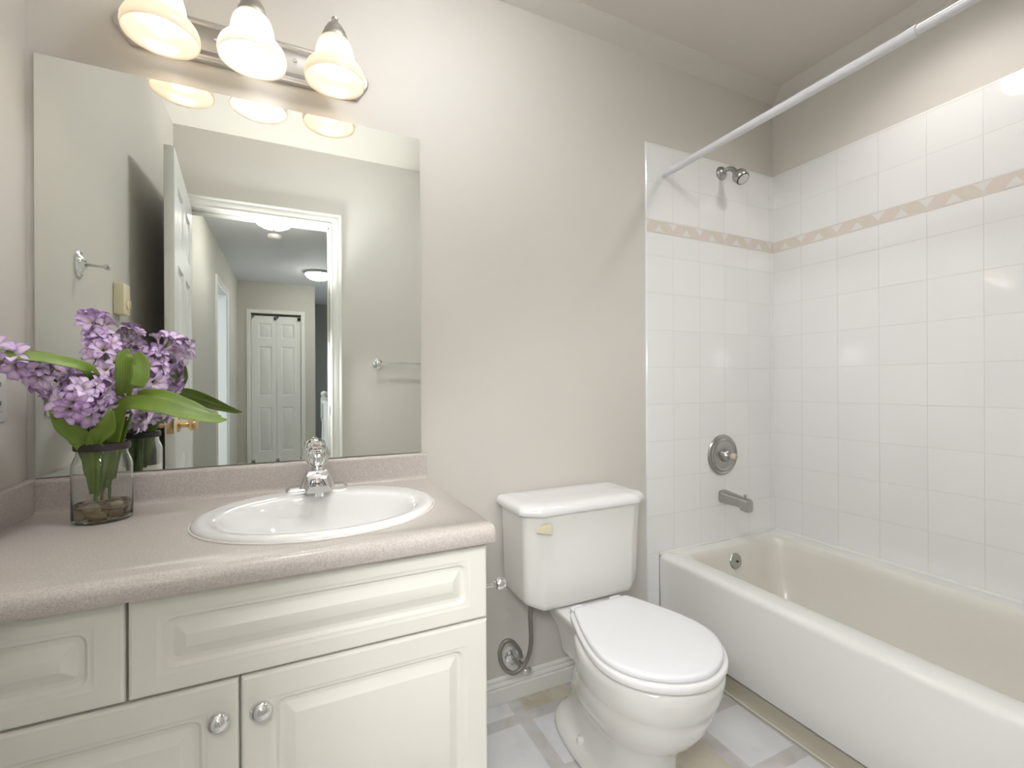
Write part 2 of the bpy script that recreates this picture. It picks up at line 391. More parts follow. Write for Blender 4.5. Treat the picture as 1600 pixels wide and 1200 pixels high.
# ================================================================== THE ROOM
H = 2.495
def slab(name, x0, x1, y0, y1, z0, z1, m_, kind='structure'):
    bm = BM(); box(bm, x0, x1, y0, y1, z0, z1); return finish(name, bm, m_, kind=kind, smooth=False)
slab('floor', -.1, 2.77, -1.56, .1, -.1, 0, 'vinyl_floor')
slab('ceiling', -.1, 2.77, -1.62, .1, H, H+.1, 'ceiling_paint')
slab('wall_back', -.1, 2.77, 0, .1, 0, H, 'wall_paint')
slab('wall_left', -.1, 0, -1.5, 0, 0, H, 'wall_paint')
slab('wall_right', 2.67, 2.77, -1.62, 0, 0, H, 'wall_paint')
OX0, OX1, OZ = .035, .77, 2.065        # the doorway
bm = BM()
box(bm, OX1+.018, 2.67, -1.62, -1.5, 0, H); box(bm, OX0-.018, OX1+.018, -1.62, -1.5, OZ+.018, H); box(bm, -.1, OX0-.018, -1.62, -1.5, 0, H)
finish('wall_front', bm, 'wall_paint', smooth=False)
# shallow bevel where walls meet the ceiling
bm = BM(); grid_loft(bm, [[(x, 0.0005, 2.452), (x, -.066, H-.004), (x, -.072, H+.001), (x, 0.0005, H+.001)] for x in (0, 2.67)], True, True, True)
finish('trim_1', bm, 'wall_paint', kind='structure', smooth=False)
bm = BM(); grid_loft(bm, [[(2.6705, y, 2.458), (2.632, y, H-.003), (2.627, y, H+.001), (2.6705, y, H+.001)] for y in (-.0, -1.5)], True, True, True)
finish('trim_2', bm, 'wall_paint', kind='structure', smooth=False)
# tiles
bm = BM(); loops = [[(a, y, b) for a, b in ((1.874+i, 0), (1.9345-i*0, 0), (1.9345, .4015), (2.662, .4015), (2.662, 2.102-i), (1.874+i, 2.102-i))] for y, i in ((.001, 0), (-.0055, 0), (-.008, .0025))]; grid_loft(bm, loops, True, True, True); finish('wall_back_tile', bm, 'tile_back', smooth=True)
bm = BM(); box(bm, 2.662, 2.671, -1.5, -.0, .4015, 2.102, bev=.0025); finish('wall_right_tile', bm, 'tile_right', smooth=True)
def border(name, f, length, off):
    """decor strip: white triangles up and down between pink and tan lozenges"""
    bm = BM(); z0, z1 = 1.732, 1.784; e = .0008; P = .1535/2
    def poly(pts, mi, e_):
        f_ = bm.faces.new([bm.verts.new(f(min(max(a, 0), length), b, e_)) for a, b in pts]); f_.material_index = mi
    poly([(0, z0), (length, z0), (length, z1), (0, z1)], 0, e)
    P = .1535; u = off - P; zc0, zc1 = z0+.002, z1-.002
    def lim(lst): return [(min(max(q, 0.0005), length-.0005), z) for q, z in lst]
    while u < length:
        for lst, mi, k in (([(u+.004, zc0), (u+.068, zc0), (u+.052, zc1), (u+.004, zc1)], 1, 1.3), ([(u+.070, zc0), (u+P-.002, zc0), (u+P-.002, zc1), (u+.056, zc1)], 2, 1.3),
                           ([(u+.052, z0+.006), (u+.100, z0+.006), (u+.077, z0+.036)], 3, 1.8), ([(u-.025, z1-.004), (u, z1-.034), (u+.025, z1-.004)], 3, 2.1)):
            q = lim(lst)
            if max(c_[0] for c_ in q) - min(c_[0] for c_ in q) > .012: poly(q, mi, e*k)
        u += P
    # the strip's own thickness
    bm.faces.new([bm.verts.new(f(a, z1, b)) for a, b in ((0, 0), (length, 0), (length, e), (0, e))]); bm.faces.new([bm.verts.new(f(a, z0, b)) for a, b in ((0, 0), (length, 0), (length, e), (0, e))])
    finish(name, bm, ['border_ground', 'border_pink', 'border_tan', 'border_white'], kind='structure', smooth=False, recalc=False)
border('trim_3', lambda u, z, e: Vector((1.876+u, -.008-e, z)), .784, .1415)
border('trim_4', lambda u, z, e: Vector((2.662-e, -.010-u, z)), 1.488, .1313)
# baseboards
def baseprof(h=.088, t_=.013): return [(0, 0), (t_, 0), (t_, h*.56), (t_*.70, h*.62), (t_*.95, h*.68), (t_*.80, h*.76), (t_*.45, h*.80), (t_*.62, h*.87), (t_*.5, h*.95), (t_*.15, h), (0, h)]
bm = BM(); extrude_x(bm, [(-a, b+.001) for a, b in baseprof()], .948, 1.873); finish('baseboard_back', bm, 'trim_white')
bm = BM(); extrude_x(bm, [(-1.5+a, b+.001) for a, b in baseprof()], OX1+.09, 1.93); finish('baseboard_front', bm, 'trim_white')
bm = BM(); extrude_y(bm, [(a, b+.001) for a, b in baseprof()], -1.5, -.56); finish('baseboard_left', bm, 'trim_white')
# vinyl strip that runs up the tub's toe space
bm = BM(); extrude_y(bm, [(1.985, .001), (1.957, .001), (1.955, .004), (1.958, .006), (1.970, .008), (1.978, .016), (1.985, .05)], -1.5, -.012); finish('baseboard_tub', bm, 'toe_vinyl')
bm = BM(); tube(bm, [(1.9585, -1.499, .0075), (1.9585, -.013, .0075)], .0016, 6); finish('trim_9', bm, 'caulk', kind='structure')
# door casing and jambs
def casing_prof(w_=.062): return [(0, 0), (0, .009), (w_*.12, .014), (w_*.2, .010), (w_*.35, .013), (w_*.55, .016), (w_*.72, .012), (w_*.85, .018), (w_*.95, .018), (w_, .010), (w_, 0)]
bm = BM()
W_ = .066; yF = -1.5
def cas(side, inner, outer):   # three mitred lengths as one trim
    return
pr = casing_prof(W_)
loops = []
for (cx_, cz_, sx_, sz_) in ((OX0, 0, -1, 0), (OX0, OZ, -1, 1), (OX1, OZ, 1, 1), (OX1, 0, 1, 0)):
    lp = []
    for a, dpt in pr:
        ax = min(a, .033) if sx_ < 0 else a
        lp.append((cx_ + sx_*ax, yF + dpt, cz_ + sz_*a))
    loops.append(lp)
grid_loft(bm, loops, True, True, True); finish('trim_5', bm, 'trim_white', kind='structure')
bm = BM()
box(bm, OX0-.018, OX0, -1.62, -1.5, 0, OZ); box(bm, OX1, OX1+.018, -1.62, -1.5, 0, OZ); box(bm, OX0-.018, OX1+.018, -1.62, -1.5, OZ, OZ+.018)
box(bm, OX1-.011, OX1, -1.60, -1.545, 0, OZ-.0, bev=.002); box(bm, OX0, OX0+.011, -1.60, -1.545, 0, OZ, bev=.002); box(bm, OX0, OX1, -1.60, -1.545, OZ-.011, OZ, bev=.002)
finish('trim_6', bm, 'trim_white', kind='structure')
bm = BM(); box(bm, OX1-.0035, OX1-.0005, -1.530, -1.508, .925, .985, bev=.001); box(bm, OX1-.004, OX1-.003, -1.523, -1.515, .94, .97, mi=1)
t_ = finish('strike_plate', bm, ['worn_chrome', 'dark_hole'], label='small metal strike plate let into the jamb of the bathroom doorway', cat='strike plate')

# ------------------------------------------------------------------ HALL beyond the doorway (seen in the mirror)
HL = -.093; HE = -5.55
slab('floor_hall', HL-2.6, 2.1, -7.2, -1.56, -.1, .0, 'carpet')
slab('ceiling_hall', HL-.1, 2.1, -7.2, -1.62, H, H+.1, 'hall_ceiling')
bm = BM(); box(bm, HL-.1, HL, -3.70, -1.62, 0, H); box(bm, HL-.1, HL, HE, -4.46, 0, H); box(bm, HL-.1, HL, -4.46, -3.70, 2.10, H); finish('wall_hall_left', bm, 'hall_paint', smooth=False)
bm = BM(); CX0, CX1, CZ = .06, .665, 2.075
box(bm, HL, CX0, HE-.12, HE, 0, H); box(bm, CX1, .845, HE-.12, HE, 0, H); box(bm, CX0, CX1, HE-.12, HE, CZ, H); box(bm, CX0, CX1, HE-.16, HE-.12, 0, CZ); finish('wall_hall_end', bm, 'hall_paint', smooth=False)
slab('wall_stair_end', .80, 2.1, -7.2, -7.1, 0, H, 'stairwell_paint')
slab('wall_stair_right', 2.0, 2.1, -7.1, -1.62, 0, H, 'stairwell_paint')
slab('wall_closet_side', .725, .845, -7.1, HE-.12, 0, H, 'hall_paint')
slab('wall_hall_front', -.1, 0.0, -1.64, -1.5, 0, H, 'hall_paint')
# the room beyond the left opening
slab('ceiling_bedroom', HL-2.5, HL-.1, -5.6, -3.0, H, H+.1, 'hall_ceiling')
slab('wall_bedroom_front', HL-2.5, HL-.1, -3.1, -3.0, 0, H, 'hall_ceiling')
slab('wall_bedroom_rear', HL-2.5, HL-.1, -5.7, -5.6, 0, H, 'hall_ceiling')
slab('wall_bedroom_left', HL-2.5, HL-2.4, -5.6, -3.1, 0, H, 'hall_ceiling')
bm = BM(); pr = casing_prof(.062)
loops = [[(HL + d, y_ + s*a, z_ + sz*a) for a, d in pr] for (y_, z_, s, sz) in ((-3.70, 0, 1, 0), (-3.70, 2.10, 1, 1), (-4.46, 2.10, -1, 1), (-4.46, 0, -1, 0))]
grid_loft(bm, loops, True, True, True); box(bm, HL-.1, HL, -3.715, -3.70, 0, 2.10); box(bm, HL-.1, HL, -4.46, -4.445, 0, 2.10); finish('trim_7', bm, 'trim_white', kind='structure')
bm = BM(); loops = [[(x_ + s*a, HE + d, z_ + sz*a) for a, d in casing_prof(.05)] for (x_, z_, s, sz) in ((CX0, 0, -1, 0), (CX0, CZ, -1, 1), (CX1, CZ, 1, 1), (CX1, 0, 1, 0))]
grid_loft(bm, loops, True, True, True); finish('trim_8', bm, 'trim_white', kind='structure')
bm = BM(); extrude_x(bm, [(HE+a, b) for a, b in baseprof()], CX1+.05, .845); extrude_x(bm, [(HE+a, b) for a, b in baseprof()], HL, CX0-.05); finish('baseboard_hall', bm, 'trim_white')
# bifold closet door: two leaves, each with three raised panels
d2 = thing('door_2', 'white two-leaf bifold closet door with raised panels at the end of the hall', 'door', (.36, HE, 0), kind='structure')
six = [(.010, .0, .007), (.022, .0, .009), (.036, .0, .001)]
lw = (CX1-CX0)/2-.003
for k_ in range(2):
    x0 = CX0+.002+k_*(lw+.002)
    bm = BM(); a, b = (.082, lw-.055) if k_ == 0 else (.055, lw-.082)
    panelled(bm, lw, 2.03, .03, [(a, b, .20, .80), (a, b, .95, 1.62), (a, b, 1.73, 1.93)], six, fn=lambda u, v, d, x0=x0: Vector((x0+u, HE-.03-d, .015+v)))
    lf = finish('door_leaf', bm, 'door_white', d2)
# bathroom door, standing open against the left wall
d1 = thing('door_1', 'white six-panel bathroom door standing open near the left wall', 'door', (.05, -1.5, 0), kind='structure')
hx, hy = .046, -1.497; ex, ey = .112, -.752
L_ = math.hypot(ex-hx, ey-hy); du = Vector(((ex-hx)/L_, (ey-hy)/L_, 0)); nrm = Vector((du.y, -du.x, 0))   # nrm points into the room (+x)
T_ = .035
def leafpt(u, v, d): return Vector((hx, hy, .012)) + du*u + nrm*(T_-d) + Vector((0, 0, v))
bm = BM(); st_ = .11; md = .10; pw = (L_-2*st_-md)/2; rects = []
for u0 in (st_, st_+pw+md): rects += [(u0, u0+pw, .24, .80), (u0, u0+pw, .98, 1.60), (u0, u0+pw, 1.71, 1.93)]
panelled(bm, L_, 2.045, T_/2, rects, [(.008, 0, .009), (.022, 0, .0115), (.050, 0, .002)], fn=leafpt)
panelled(bm, L_, 2.045, T_/2, rects, [(.008, 0, .009), (.022, 0, .0115), (.050, 0, .002)], fn=lambda u, v, d: leafpt(u, v, T_-d))
lf = finish('door_leaf', bm, 'door_white', d1)
kz = .95; ku = L_-.062
def kn(side, name):
    bm = BM(); o_ = leafpt(ku, kz-.012, 0 if side > 0 else T_); ax = nrm*side
    lathe(bm, [(.030, 0), (.030, .004), (.026, .007), (.013, .012), (.011, .030), (.016, .036), (.025, .044), (.0275, .053), (.025, .062), (.017, .068), (.009, .070), (.004, .0705)], o_, ax, 28)
    finish(name, bm, 'brass', d1, label='polished brass ball knob')
kn(1, 'door_knob'); kn(-1, 'door_knob')
bm = BM(); c0 = leafpt(L_, kz-.012, T_/2)
for a, b, mi_ in ((.0125, .0015, 0),): box(bm, c0.x-a, c0.x+a, c0.y-.001, c0.y+b, c0.z-.03, c0.z+.03, bev=.0006)
box(bm, c0.x-.006, c0.x+.006, c0.y, c0.y+.009, c0.z-.009, c0.z+.009, bev=.002)
finish('latch_plate', bm, 'brass', d1)
for z_ in (.25, 1.05, 1.85):
    bm = BM(); lathe(bm, [(.006, 0), (.006, .085)], (hx-.004, hy+.002, z_), (0, 0, 1), 12); finish('hinge', bm, 'brass', d1)
# hall lamps, added bathroom fill dome, smoke alarm
def flush_lamp(loc, label, glow='dome_glow', grp='flush dome lamps along the hall ceiling'):
    r_ = thing('ceiling_lamp', label, 'ceiling light', loc, grp)
    x, y, z = loc
    bm = BM(); lathe(bm, [(.165, -.0), (.170, -.012), (.162, -.024), (.150, -.030), (.148, -.026), (.01, -.02)], loc, (0, 0, 1), 40); finish('lamp_rim', bm, 'brushed_nickel', r_)
    bm = BM(); lathe(bm, [(.148, -.026), (.142, -.045), (.122, -.068), (.09, -.086), (.05, -.096), (.012, -.099)], loc, (0, 0, 1), 40); finish('glass_dome', bm, glow, r_)
    bm = BM(); lathe(bm, [(.004, -.098), (.011, -.101), (.012, -.107), (.007, -.112), (.003, -.117)], loc, (0, 0, 1), 16); finish('finial', bm, 'brushed_nickel', r_)
flush_lamp((0.98, -.68, H), 'added fill dome, out of view on the bathroom ceiling between doorway and toilet', 'fill_dome_glow', None)  # added only to brighten the bathroom, no lamp is known here
flush_lamp((.427, -2.80, H), 'nearer glowing dome lamp on the hall ceiling, just behind the door head')
flush_lamp((.85, -4.68, H), 'farther dome lamp with dark metal rim over the hall railing')
bm = BM(); lathe(bm, [(.062, 0), (.062, -.012), (.056, -.026), (.045, -.032), (.040, -.036), (.01, -.037)], (.418, -3.33, H), (0, 0, 1), 32)
finish('smoke_alarm', bm, 'white_plastic', label='round white smoke alarm on the hall ceiling', cat='smoke alarm')
# railing along the stairs
rl = thing('stair_railing', 'white painted hall railing with turned newel post and balusters', 'railing', (.905, -4.6, 0))
def turned(bm, x, y, z0, z1, s):
    h = z1-z0
    lathe(bm, [(s*.9, 0), (s*.9, h*.10), (s*.5, h*.12), (s*.75, h*.15), (s*.5, h*.18), (s*.8, h*.30), (s*.55, h*.55), (s*.42, h*.70), (s*.7, h*.73), (s*.42, h*.76), (s*.8, h*.80), (s*.8, h)], (x, y, z0), (0, 0, 1), 12)
bm = BM(); box(bm, .865, .945, -4.64, -4.56, 0, .32, bev=.004); lathe(bm, [(.036, 0), (.030, .012), (.038, .03), (.030, .05), (.033, .12), (.026, .33), (.03, .35), (.036, .36), (.028, .38)], (.905, -4.6, .32), (0, 0, 1), 20)
box(bm, .867, .943, -4.638, -4.562, .70, .96, bev=.006)
lathe(bm, [(.030, 0), (.036, .006), (.026, .014), (.034, .026), (.040, .045), (.036, .062), (.020, .075), (.004, .080)], (.905, -4.6, .955), (0, 0, 1), 20); finish('newel_post', bm, 'door_white', rl)
bm = BM(); extrude_y(bm, rpoly([(.875, .885), (.935, .885), (.93, .925), (.88, .925)], .012, 3), -4.565, -1.70); finish('handrail', bm, 'door_white', rl)
for k_ in range(25):
    bm = BM(); turned(bm, .905, -4.46+k_*.115, .005, .888, .019); finish('baluster', bm, 'door_white', rl)

# ------------------------------------------------------------------ MIRROR
mr = thing('wall_mirror', 'large frameless wall mirror above the sink, resting on the backsplash', 'mirror', (.478, 0, .893))
bm = BM(); box(bm, .0165, .939, -.0060, -.0005, .8935, 1.900, mi=1)
for f_ in bm.faces:
    if f_.normal.y < -.9: f_.material_index = 0
finish('mirror_glass', bm, ['mirror_silver', 'mirror_edge'], mr, smooth=False, recalc=False)

# ------------------------------------------------------------------ VANITY LIGHT
vl = thing('vanity_light', 'brushed nickel vanity light bar with three glowing bell shades above the mirror', 'wall light', (.475, 0, 1.97))
LX0, LX1, LZ0, LZ1 = .160, .787, 1.974, 2.086; LZM = (LZ0+LZ1)/2
bm = BM()
loops = []
for ins, d_ in ((0, 0), (0, .010), (.004, .013), (.010, .013), (.014, .009), (.020, .010), (.026, .020), (.032, .022)):
    e_ = .040
    q = rpoly([(LX0+ins*1.1, LZM), (LX0+e_+ins*.6, LZ0+ins), (LX1-e_-ins*.6, LZ0+ins), (LX1-ins*1.1, LZM), (LX1-e_-ins*.6, LZ1-ins), (LX0+e_+ins*.6, LZ1-ins)], [.03, .004, .004, .03, .004, .004], 4)
    loops.append([(a, -d_, b) for a, b in q])
grid_loft(bm, loops, True, False, True); finish('backplate', bm, 'brushed_nickel', vl, ang=25)
for x_ in (.384, .577):
    bm = BM(); lathe(bm, [(.0055, .0), (.006, .003), (.0045, .007), (.002, .009)], (x_, -.0215, 2.032), (0, -1, 0), 14); finish('cap_screw', bm, 'chrome', vl)
LY = -.122
for k_, x_ in enumerate((.287, .478, .676)):
    zr = 1.945
    bm = BM(); tube(bm, smooth_path([(x_, -.015, 2.035), (x_, -.045, 2.045), (x_, -.066, 2.085), (x_, -.088, 2.108), (x_, LY, 2.100)], 6), .006, 12)
    lathe(bm, [(.022, 0), (.022, .004), (.014, .010), (.008, .013)], (x_, -.022, 2.036), (0, -1, 0), 20); finish('lamp_arm', bm, 'brushed_nickel', vl)
    bm = BM(); lathe(bm, [(.0365, 2.046), (.0375, 2.052), (.034, 2.064), (.033, 2.067), (.030, 2.071), (.028, 2.080), (.026, 2.083), (.020, 2.094), (.012, 2.102), (.006, 2.105), (.0055, 2.108), (.0085, 2.112), (.0085, 2.117), (.004, 2.122)], (x_, LY, 0), (0, 0, 1), 32)
    cp = finish('shade_cap', bm, 'brushed_nickel', vl)
    outp = [(.030, 2.060), (.037, 2.054), (.044, 2.042), (.0485, 2.025), (.051, 2.008), (.0535, 1.998), (.058, 1.990), (.0665, 1.983), (.0735, 1.974), (.0778, 1.963), (.0788, 1.952), (.0775, 1.943)]
    inn = [(r_-.0035, z_+.0005) for r_, z_ in reversed(outp)]
    bm = BM(); lathe(bm, outp + [(.0765, 1.9405)] + inn, (x_, LY, 0), (0, 0, 1), 56, cap0=False, cap1=False); finish('lamp_shade', bm, 'alabaster', vl, ang=80)
    bm = BM(); lathe(bm, [(.004, 1.947), (.014, 1.949), (.023, 1.956), (.0285, 1.967), (.0295, 1.978), (.0265, 1.990), (.019, 2.003), (.0145, 2.014), (.013, 2.022)], (x_, LY, 0), (0, 0, 1), 24)
    finish('light_bulb', bm, 'bulb_white' if k_ == 1 else 'bulb_warm', vl)
    bm = BM(); lathe(bm, [(.0135, 2.021), (.017, 2.026), (.017, 2.056)], (x_, LY, 0), (0, 0, 1), 20); finish('lamp_socket', bm, 'white_plastic', vl)

# ------------------------------------------------------------------ VANITY CABINET
vc = thing('vanity_cabinet', 'cream vanity cabinet with raised-panel doors and drawer fronts under the sink', 'cabinet', (.475, -.26, 0))
CF = -.517
bm = BM()
for q in ((.002, .020, CF, -.014, .097, .7688), (.927, .945, CF, -.014, .097, .7688), (.0205, .9265, CF, -.014, .097, .115), (.0205, .9265, -.022, -.014, .116, .7688), (.0205, .9265, CF, CF+.018, .585, .612), (.0205, .9265, CF, CF+.018, .752, .7688), (.316, .337, CF, CF+.018, .6125, .7515), (.470, .492, CF, CF+.018, .1155, .5845), (.0205, .04, CF, CF+.018, .1155, .5845)): box(bm, *q)
finish('cabinet_body', bm, 'cabinet_box', vc)
bm = BM(); box(bm, .002, .945, CF+.06, -.014, .001, .096); finish('toe_kick', bm, 'toe_dark', vc)
thermo = [(.004, .020, .0022), (.0085, .019, .0022), (.014, .018, .0085), (.020, .016, .0092), (.023, .004, .0085), (.040, .002, .0)]
def front(name, x0, x1, z0, z1, ix_, iz_, mat='cabinet', label=None):
    bm = BM(); w_, h_ = x1-x0, z1-z0
    panelled(bm, w_, h_, .019, [(ix_, w_-ix_, iz_, h_-iz_)], thermo, edge=.005, fn=lambda u, v, d: Vector((x0+u, CF-.020+d, z0+v)))
    return finish(name, bm, mat, vc, ang=22, label=label)
small = thermo
front('drawer_front', .3255, .9495, .6005, .762, .038, .030)
front('drawer_front', .0245, .3215, .6005, .762, .038, .030)
dl = front('cabinet_door', .0245, .4795, .100, .5955, .046, .046)
dr = front('cabinet_door', .4830, .9495, .100, .5955, .046, .046)
def knob(par, x, z):
    bm = BM(); lathe(bm, [(.0065, 0), (.0065, .003), (.005, .006), (.005, .013), (.011, .0155), (.0165, .017), (.0180, .0190), (.0178, .0210), (.0165, .0240), (.0140, .0275), (.0105, .0305), (.0060, .0325), (.001, .0332)], (x, CF-.020, z), (0, -1, 0), 28)
    k_ = finish('knob', bm, 'chrome', par, ang=50)
knob(dl, .4505, .540); knob(dr, .5145, .540)

# ------------------------------------------------------------------ COUNTERTOP
ct = thing('countertop', 'taupe speckled laminate countertop with rolled front edge and backsplash', 'countertop', (.478, -.28, .772))
SX, SY, SA, SB = .631, -.288, .262, .222         # sink centre and half axes
bm = BM(); x0, x1 = .0005, .957
nose = [(-.52, .810)] + [(-.553-.019*math.sin(a), .791+.019*math.cos(a)) for a in [PI/2*k/6 for k in range(7)]] + [(-.572, .780), (-.569, .773), (-.560, .7695), (-.50, .7695), (-.50, .7715), (-.50, .776)]
grid_loft(bm, [[(x, y, z) for y, z in nose] for x in (x0, x1-.004)], False)
grid_loft(bm, [[(x1-.004, y, z) for y, z in nose], [(x1-.001, y+(.0012 if y < -.52 else 0), z-(.001 if z > .785 else 0)) for y, z in nose], [(x1, y+(.004 if y < -.52 else 0), z-(.004 if z > .785 else -.002)) for y, z in nose]], False)
# flat top with the hole for the sink
NH = 64; hole = [(SX+(SA-.018)*math.cos(2*PI*k/NH), SY+(SB-.018)*math.sin(2*PI*k/NH)) for k in range(NH)]
ov = [bm.verts.new((a, b, .810)) for a, b in ((x0, -.52), (x1-.004, -.52), (x1-.004, -.0175), (x0, -.0175))]
hv = [bm.verts.new((a, b, .810)) for a, b in hole]
es = [bm.edges.new((ov[i], ov[(i+1) % 4])) for i in range(4)] + [bm.edges.new((hv[i], hv[(i+1) % NH])) for i in range(NH)]
bmesh.ops.triangle_fill(bm, use_beauty=True, edges=es)
hb = [bm.verts.new((a, b, .776)) for a, b in hole]
for i in range(NH): bm.faces.new((hv[i], hv[(i+1) % NH], hb[(i+1) % NH], hb[i]))
# right end face and back
bm.faces.new([bm.verts.new(q) for q in ((x1-.004, -.52, .810), (x1, -.52, .806), (x1, -.0005, .806), (x1-.004, -.0005, .810))])
bm.faces.new([bm.verts.new(q) for q in ((x1, -.572+.012, .804), (x1, -.52, .806), (x1, -.0005, .806), (x1, -.0005, .7735), (x1, -.562, .7735))])
box(bm, x0, x1-.004, -.50, -.48, .7715, .8095); box(bm, x0, x1-.004, -.03, -.0005, .7715, .8095)
finish('worktop', bm, 'laminate', ct, ang=40)
def splash(pr_, lo, hi, ax):
    bm = BM()
    if ax == 'x': extrude_x(bm, pr_, lo, hi)
    else: extrude_y(bm, pr_, lo, hi)
    return bm
sp = [(-.0005, .8095), (-.028, .8095), (-.0235, .8120), (-.020, .8170), (-.019, .824), (-.019, .880), (-.0175, .8865), (-.013, .8895), (-.010, .8900), (-.0005, .8900)]
finish('backsplash', splash(sp, .0195, .9535, 'x'), 'laminate', ct, ang=50)
finish('side_splash', splash([(-y, z) for y, z in [(-.0005, .8105), (-.0190, .8105), (-.0190, .886), (-.0165, .8895), (-.013, .8900), (-.0005, .8900)]], -.555, -.0005, 'y'), 'laminate', ct, ang=50)

# ------------------------------------------------------------------ SINK
sk = thing('sink', 'white oval drop-in porcelain sink in the taupe countertop', 'sink', (SX, SY, .69))
bm = BM(); loops = []
def ell(a, b, z, yc=SY, n_=72): return [(SX+a*math.cos(2*PI*k/n_), yc+b*math.sin(2*PI*k/n_), z) for k in range(n_)]
by = SY-.022   # the bowl sits forward of the faucet ledge
prof = [(0.0, 0, .8105, 0), (.0, 0, .8150, 0), (-.003, 0, .8195, 0), (-.008, 0, .8222, 0), (-.015, 0, .8225, .1)]
for (d, _, z, s) in prof: loops.append(ell(SA+d, SB+d, z))
for (a, b, z, s) in ((.232, .186, .8215, .5), (.222, .170, .8195, .9), (.215, .164, .8165, 1), (.209, .159, .811, 1), (.200, .152, .798, 1), (.186, .142, .775, 1), (.160, .124, .740, 1), (.120, .095, .712, 1), (.070, .058, .697, 1), (.024, .024, .692, 1)):
    loops.append(ell(a, b, z, lerp(SY, by, s)))
grid_loft(bm, loops, True, False, True); finish('basin', bm, 'sink_porcelain', sk, ang=80)
bm = BM(); lathe(bm, [(.022, .0), (.023, .003), (.017, .004), (.014, .002), (.002, .002)], (SX, by, .6925), (0, 0, 1), 24); finish('drain', bm, 'chrome', sk)
bm = BM(); tube(bm, [(SX+(SA+.0015)*math.cos(2*PI*k/72), SY+(SB+.0015)*math.sin(2*PI*k/72), .8112) for k in range(73)], .0022, 6, caps=False); finish('caulk_bead', bm, 'caulk', sk)

# ------------------------------------------------------------------ FAUCET
fc = thing('faucet', 'chrome centerset faucet with round clear acrylic handle on the sink ledge', 'faucet', (SX-.003, -.085, .8215)); FX, FY = SX-.004, -.088
bm = BM()
def fl(hw, hd, z, yc=FY): return [(a+FX, b+yc, z) for a, b in rpoly([(-hw, -hd), (hw, -hd), (hw, hd), (-hw, hd)], .007, 4)]
grid_loft(bm, [fl(.079, .024, .8212), fl(.079, .024, .8255), fl(.072, .020, .8325), fl(.069, .017, .8335)], True, True, True)
grid_loft(bm, [fl(.046, .025, .831), fl(.042, .024, .840), fl(.034, .022, .858), fl(.029, .020, .872), fl(.026, .018, .875)], True, True, True)
lathe(bm, [(.017, 0), (.016, .010), (.012, .016)], (FX, FY, .874), (0, 0, 1), 24); finish('faucet_body', bm, 'chrome', fc, ang=30)
bm = BM(); loops = []
for s in [k/8 for k in range(9)]:
    y_ = lerp(FY-.012, FY-.118, s); zt = lerp(.864, .852, s)-.004*math.sin(s*PI)*0; zb = lerp(.834, .836, s); hw = lerp(.028, .023, s); hb_ = lerp(.037, .033, s)
    loops.append([(FX+a, y_, b) for a, b in rpoly([(-hb_, zb), (hb_, zb), (hw, zt), (-hw, zt)], .004, 3)])
grid_loft(bm, loops, True, True, True); lathe(bm, [(.011, 0), (.011, .012)], (FX, FY-.104, .825), (0, 0, 1), 18); finish('spout', bm, 'chrome', fc, ang=30)
bm = BM(); tube(bm, [(FX, FY+.022, .834), (FX, FY+.022, .868)], .0022, 8); lathe(bm, [(.002, 0), (.005, .003), (.005, .008), (.002, .011)], (FX, FY+.022, .866), (0, 0, 1), 12); finish('drain_lift_rod', bm, 'chrome', fc)
bm = BM(); seg = 48; loops = []
for r_, z_, fl_ in ((.010, .884, 0), (.016, .885, .0), (.022, .892, .12), (.0285, .903, .14), (.0315, .915, .14), (.0310, .926, .12), (.027, .936, .06), (.019, .942, 0), (.010, .9445, 0)):
    loops.append([(FX+r_*(1+fl_*(.5*math.cos(8*2*PI*k/seg)-.2))*math.cos(2*PI*k/seg), FY+r_*(1+fl_*(.5*math.cos(8*2*PI*k/seg)-.2))*math.sin(2*PI*k/seg), z_) for k in range(seg)])
grid_loft(bm, loops, True, True, True); hd = finish('handle', bm, 'crystal', fc, ang=40, label='clear fluted acrylic knob')
bm = BM(); lathe(bm, [(.0085, 0), (.0085, .0025), (.005, .004), (.001, .004)], (FX, FY, .9446), (0, 0, 1), 20); finish('handle_button', bm, 'chrome', hd)
bm = BM(); lathe(bm, [(.0085, .8845), (.0085, .912), (.004, .918)], (FX, FY, 0), (0, 0, 1), 16); finish('handle_stem', bm, 'chrome', hd)

# ------------------------------------------------------------------ TOILET
TX = 1.437; TK = 1.444
tl = thing('toilet', 'white two-piece toilet with elongated bowl and closed seat lid', 'toilet', (TX, -.38, 0))
def tloop(hw, ch, yb, yf, z, lift=0, r=.03, n_=6):
    q = rpoly([(-hw, yb), (-hw, yf+ch*.62), (-hw+ch, yf), (hw-ch, yf), (hw, yf+ch*.62), (hw, yb)], [.012, r, r, r, r, .012], n_)
    out = []
    for a, b in q:
        e_ = max(0, (abs(a)-(hw-ch))/ch); e_ = e_*e_*(3-2*e_)
        out.append((TK+a, b, z+lift*e_))
    return out
bm = BM()
grid_loft(bm, [tloop(.190, .04, -.04, -.185, .392, .010), tloop(.206, .045, -.028, -.203, .393, .012), tloop(.216, .050, -.022, -.212, .399, .014), tloop(.221, .052, -.020, -.215, .414, .014), tloop(.223, .052, -.018, -.217, .46, .004), tloop(.226, .050, -.018, -.219, .58), tloop(.230, .048, -.018, -.222, .696)], True, True, True)
finish('tank', bm, 'porcelain', tl, ang=60)
bm = BM(); o_ = .058
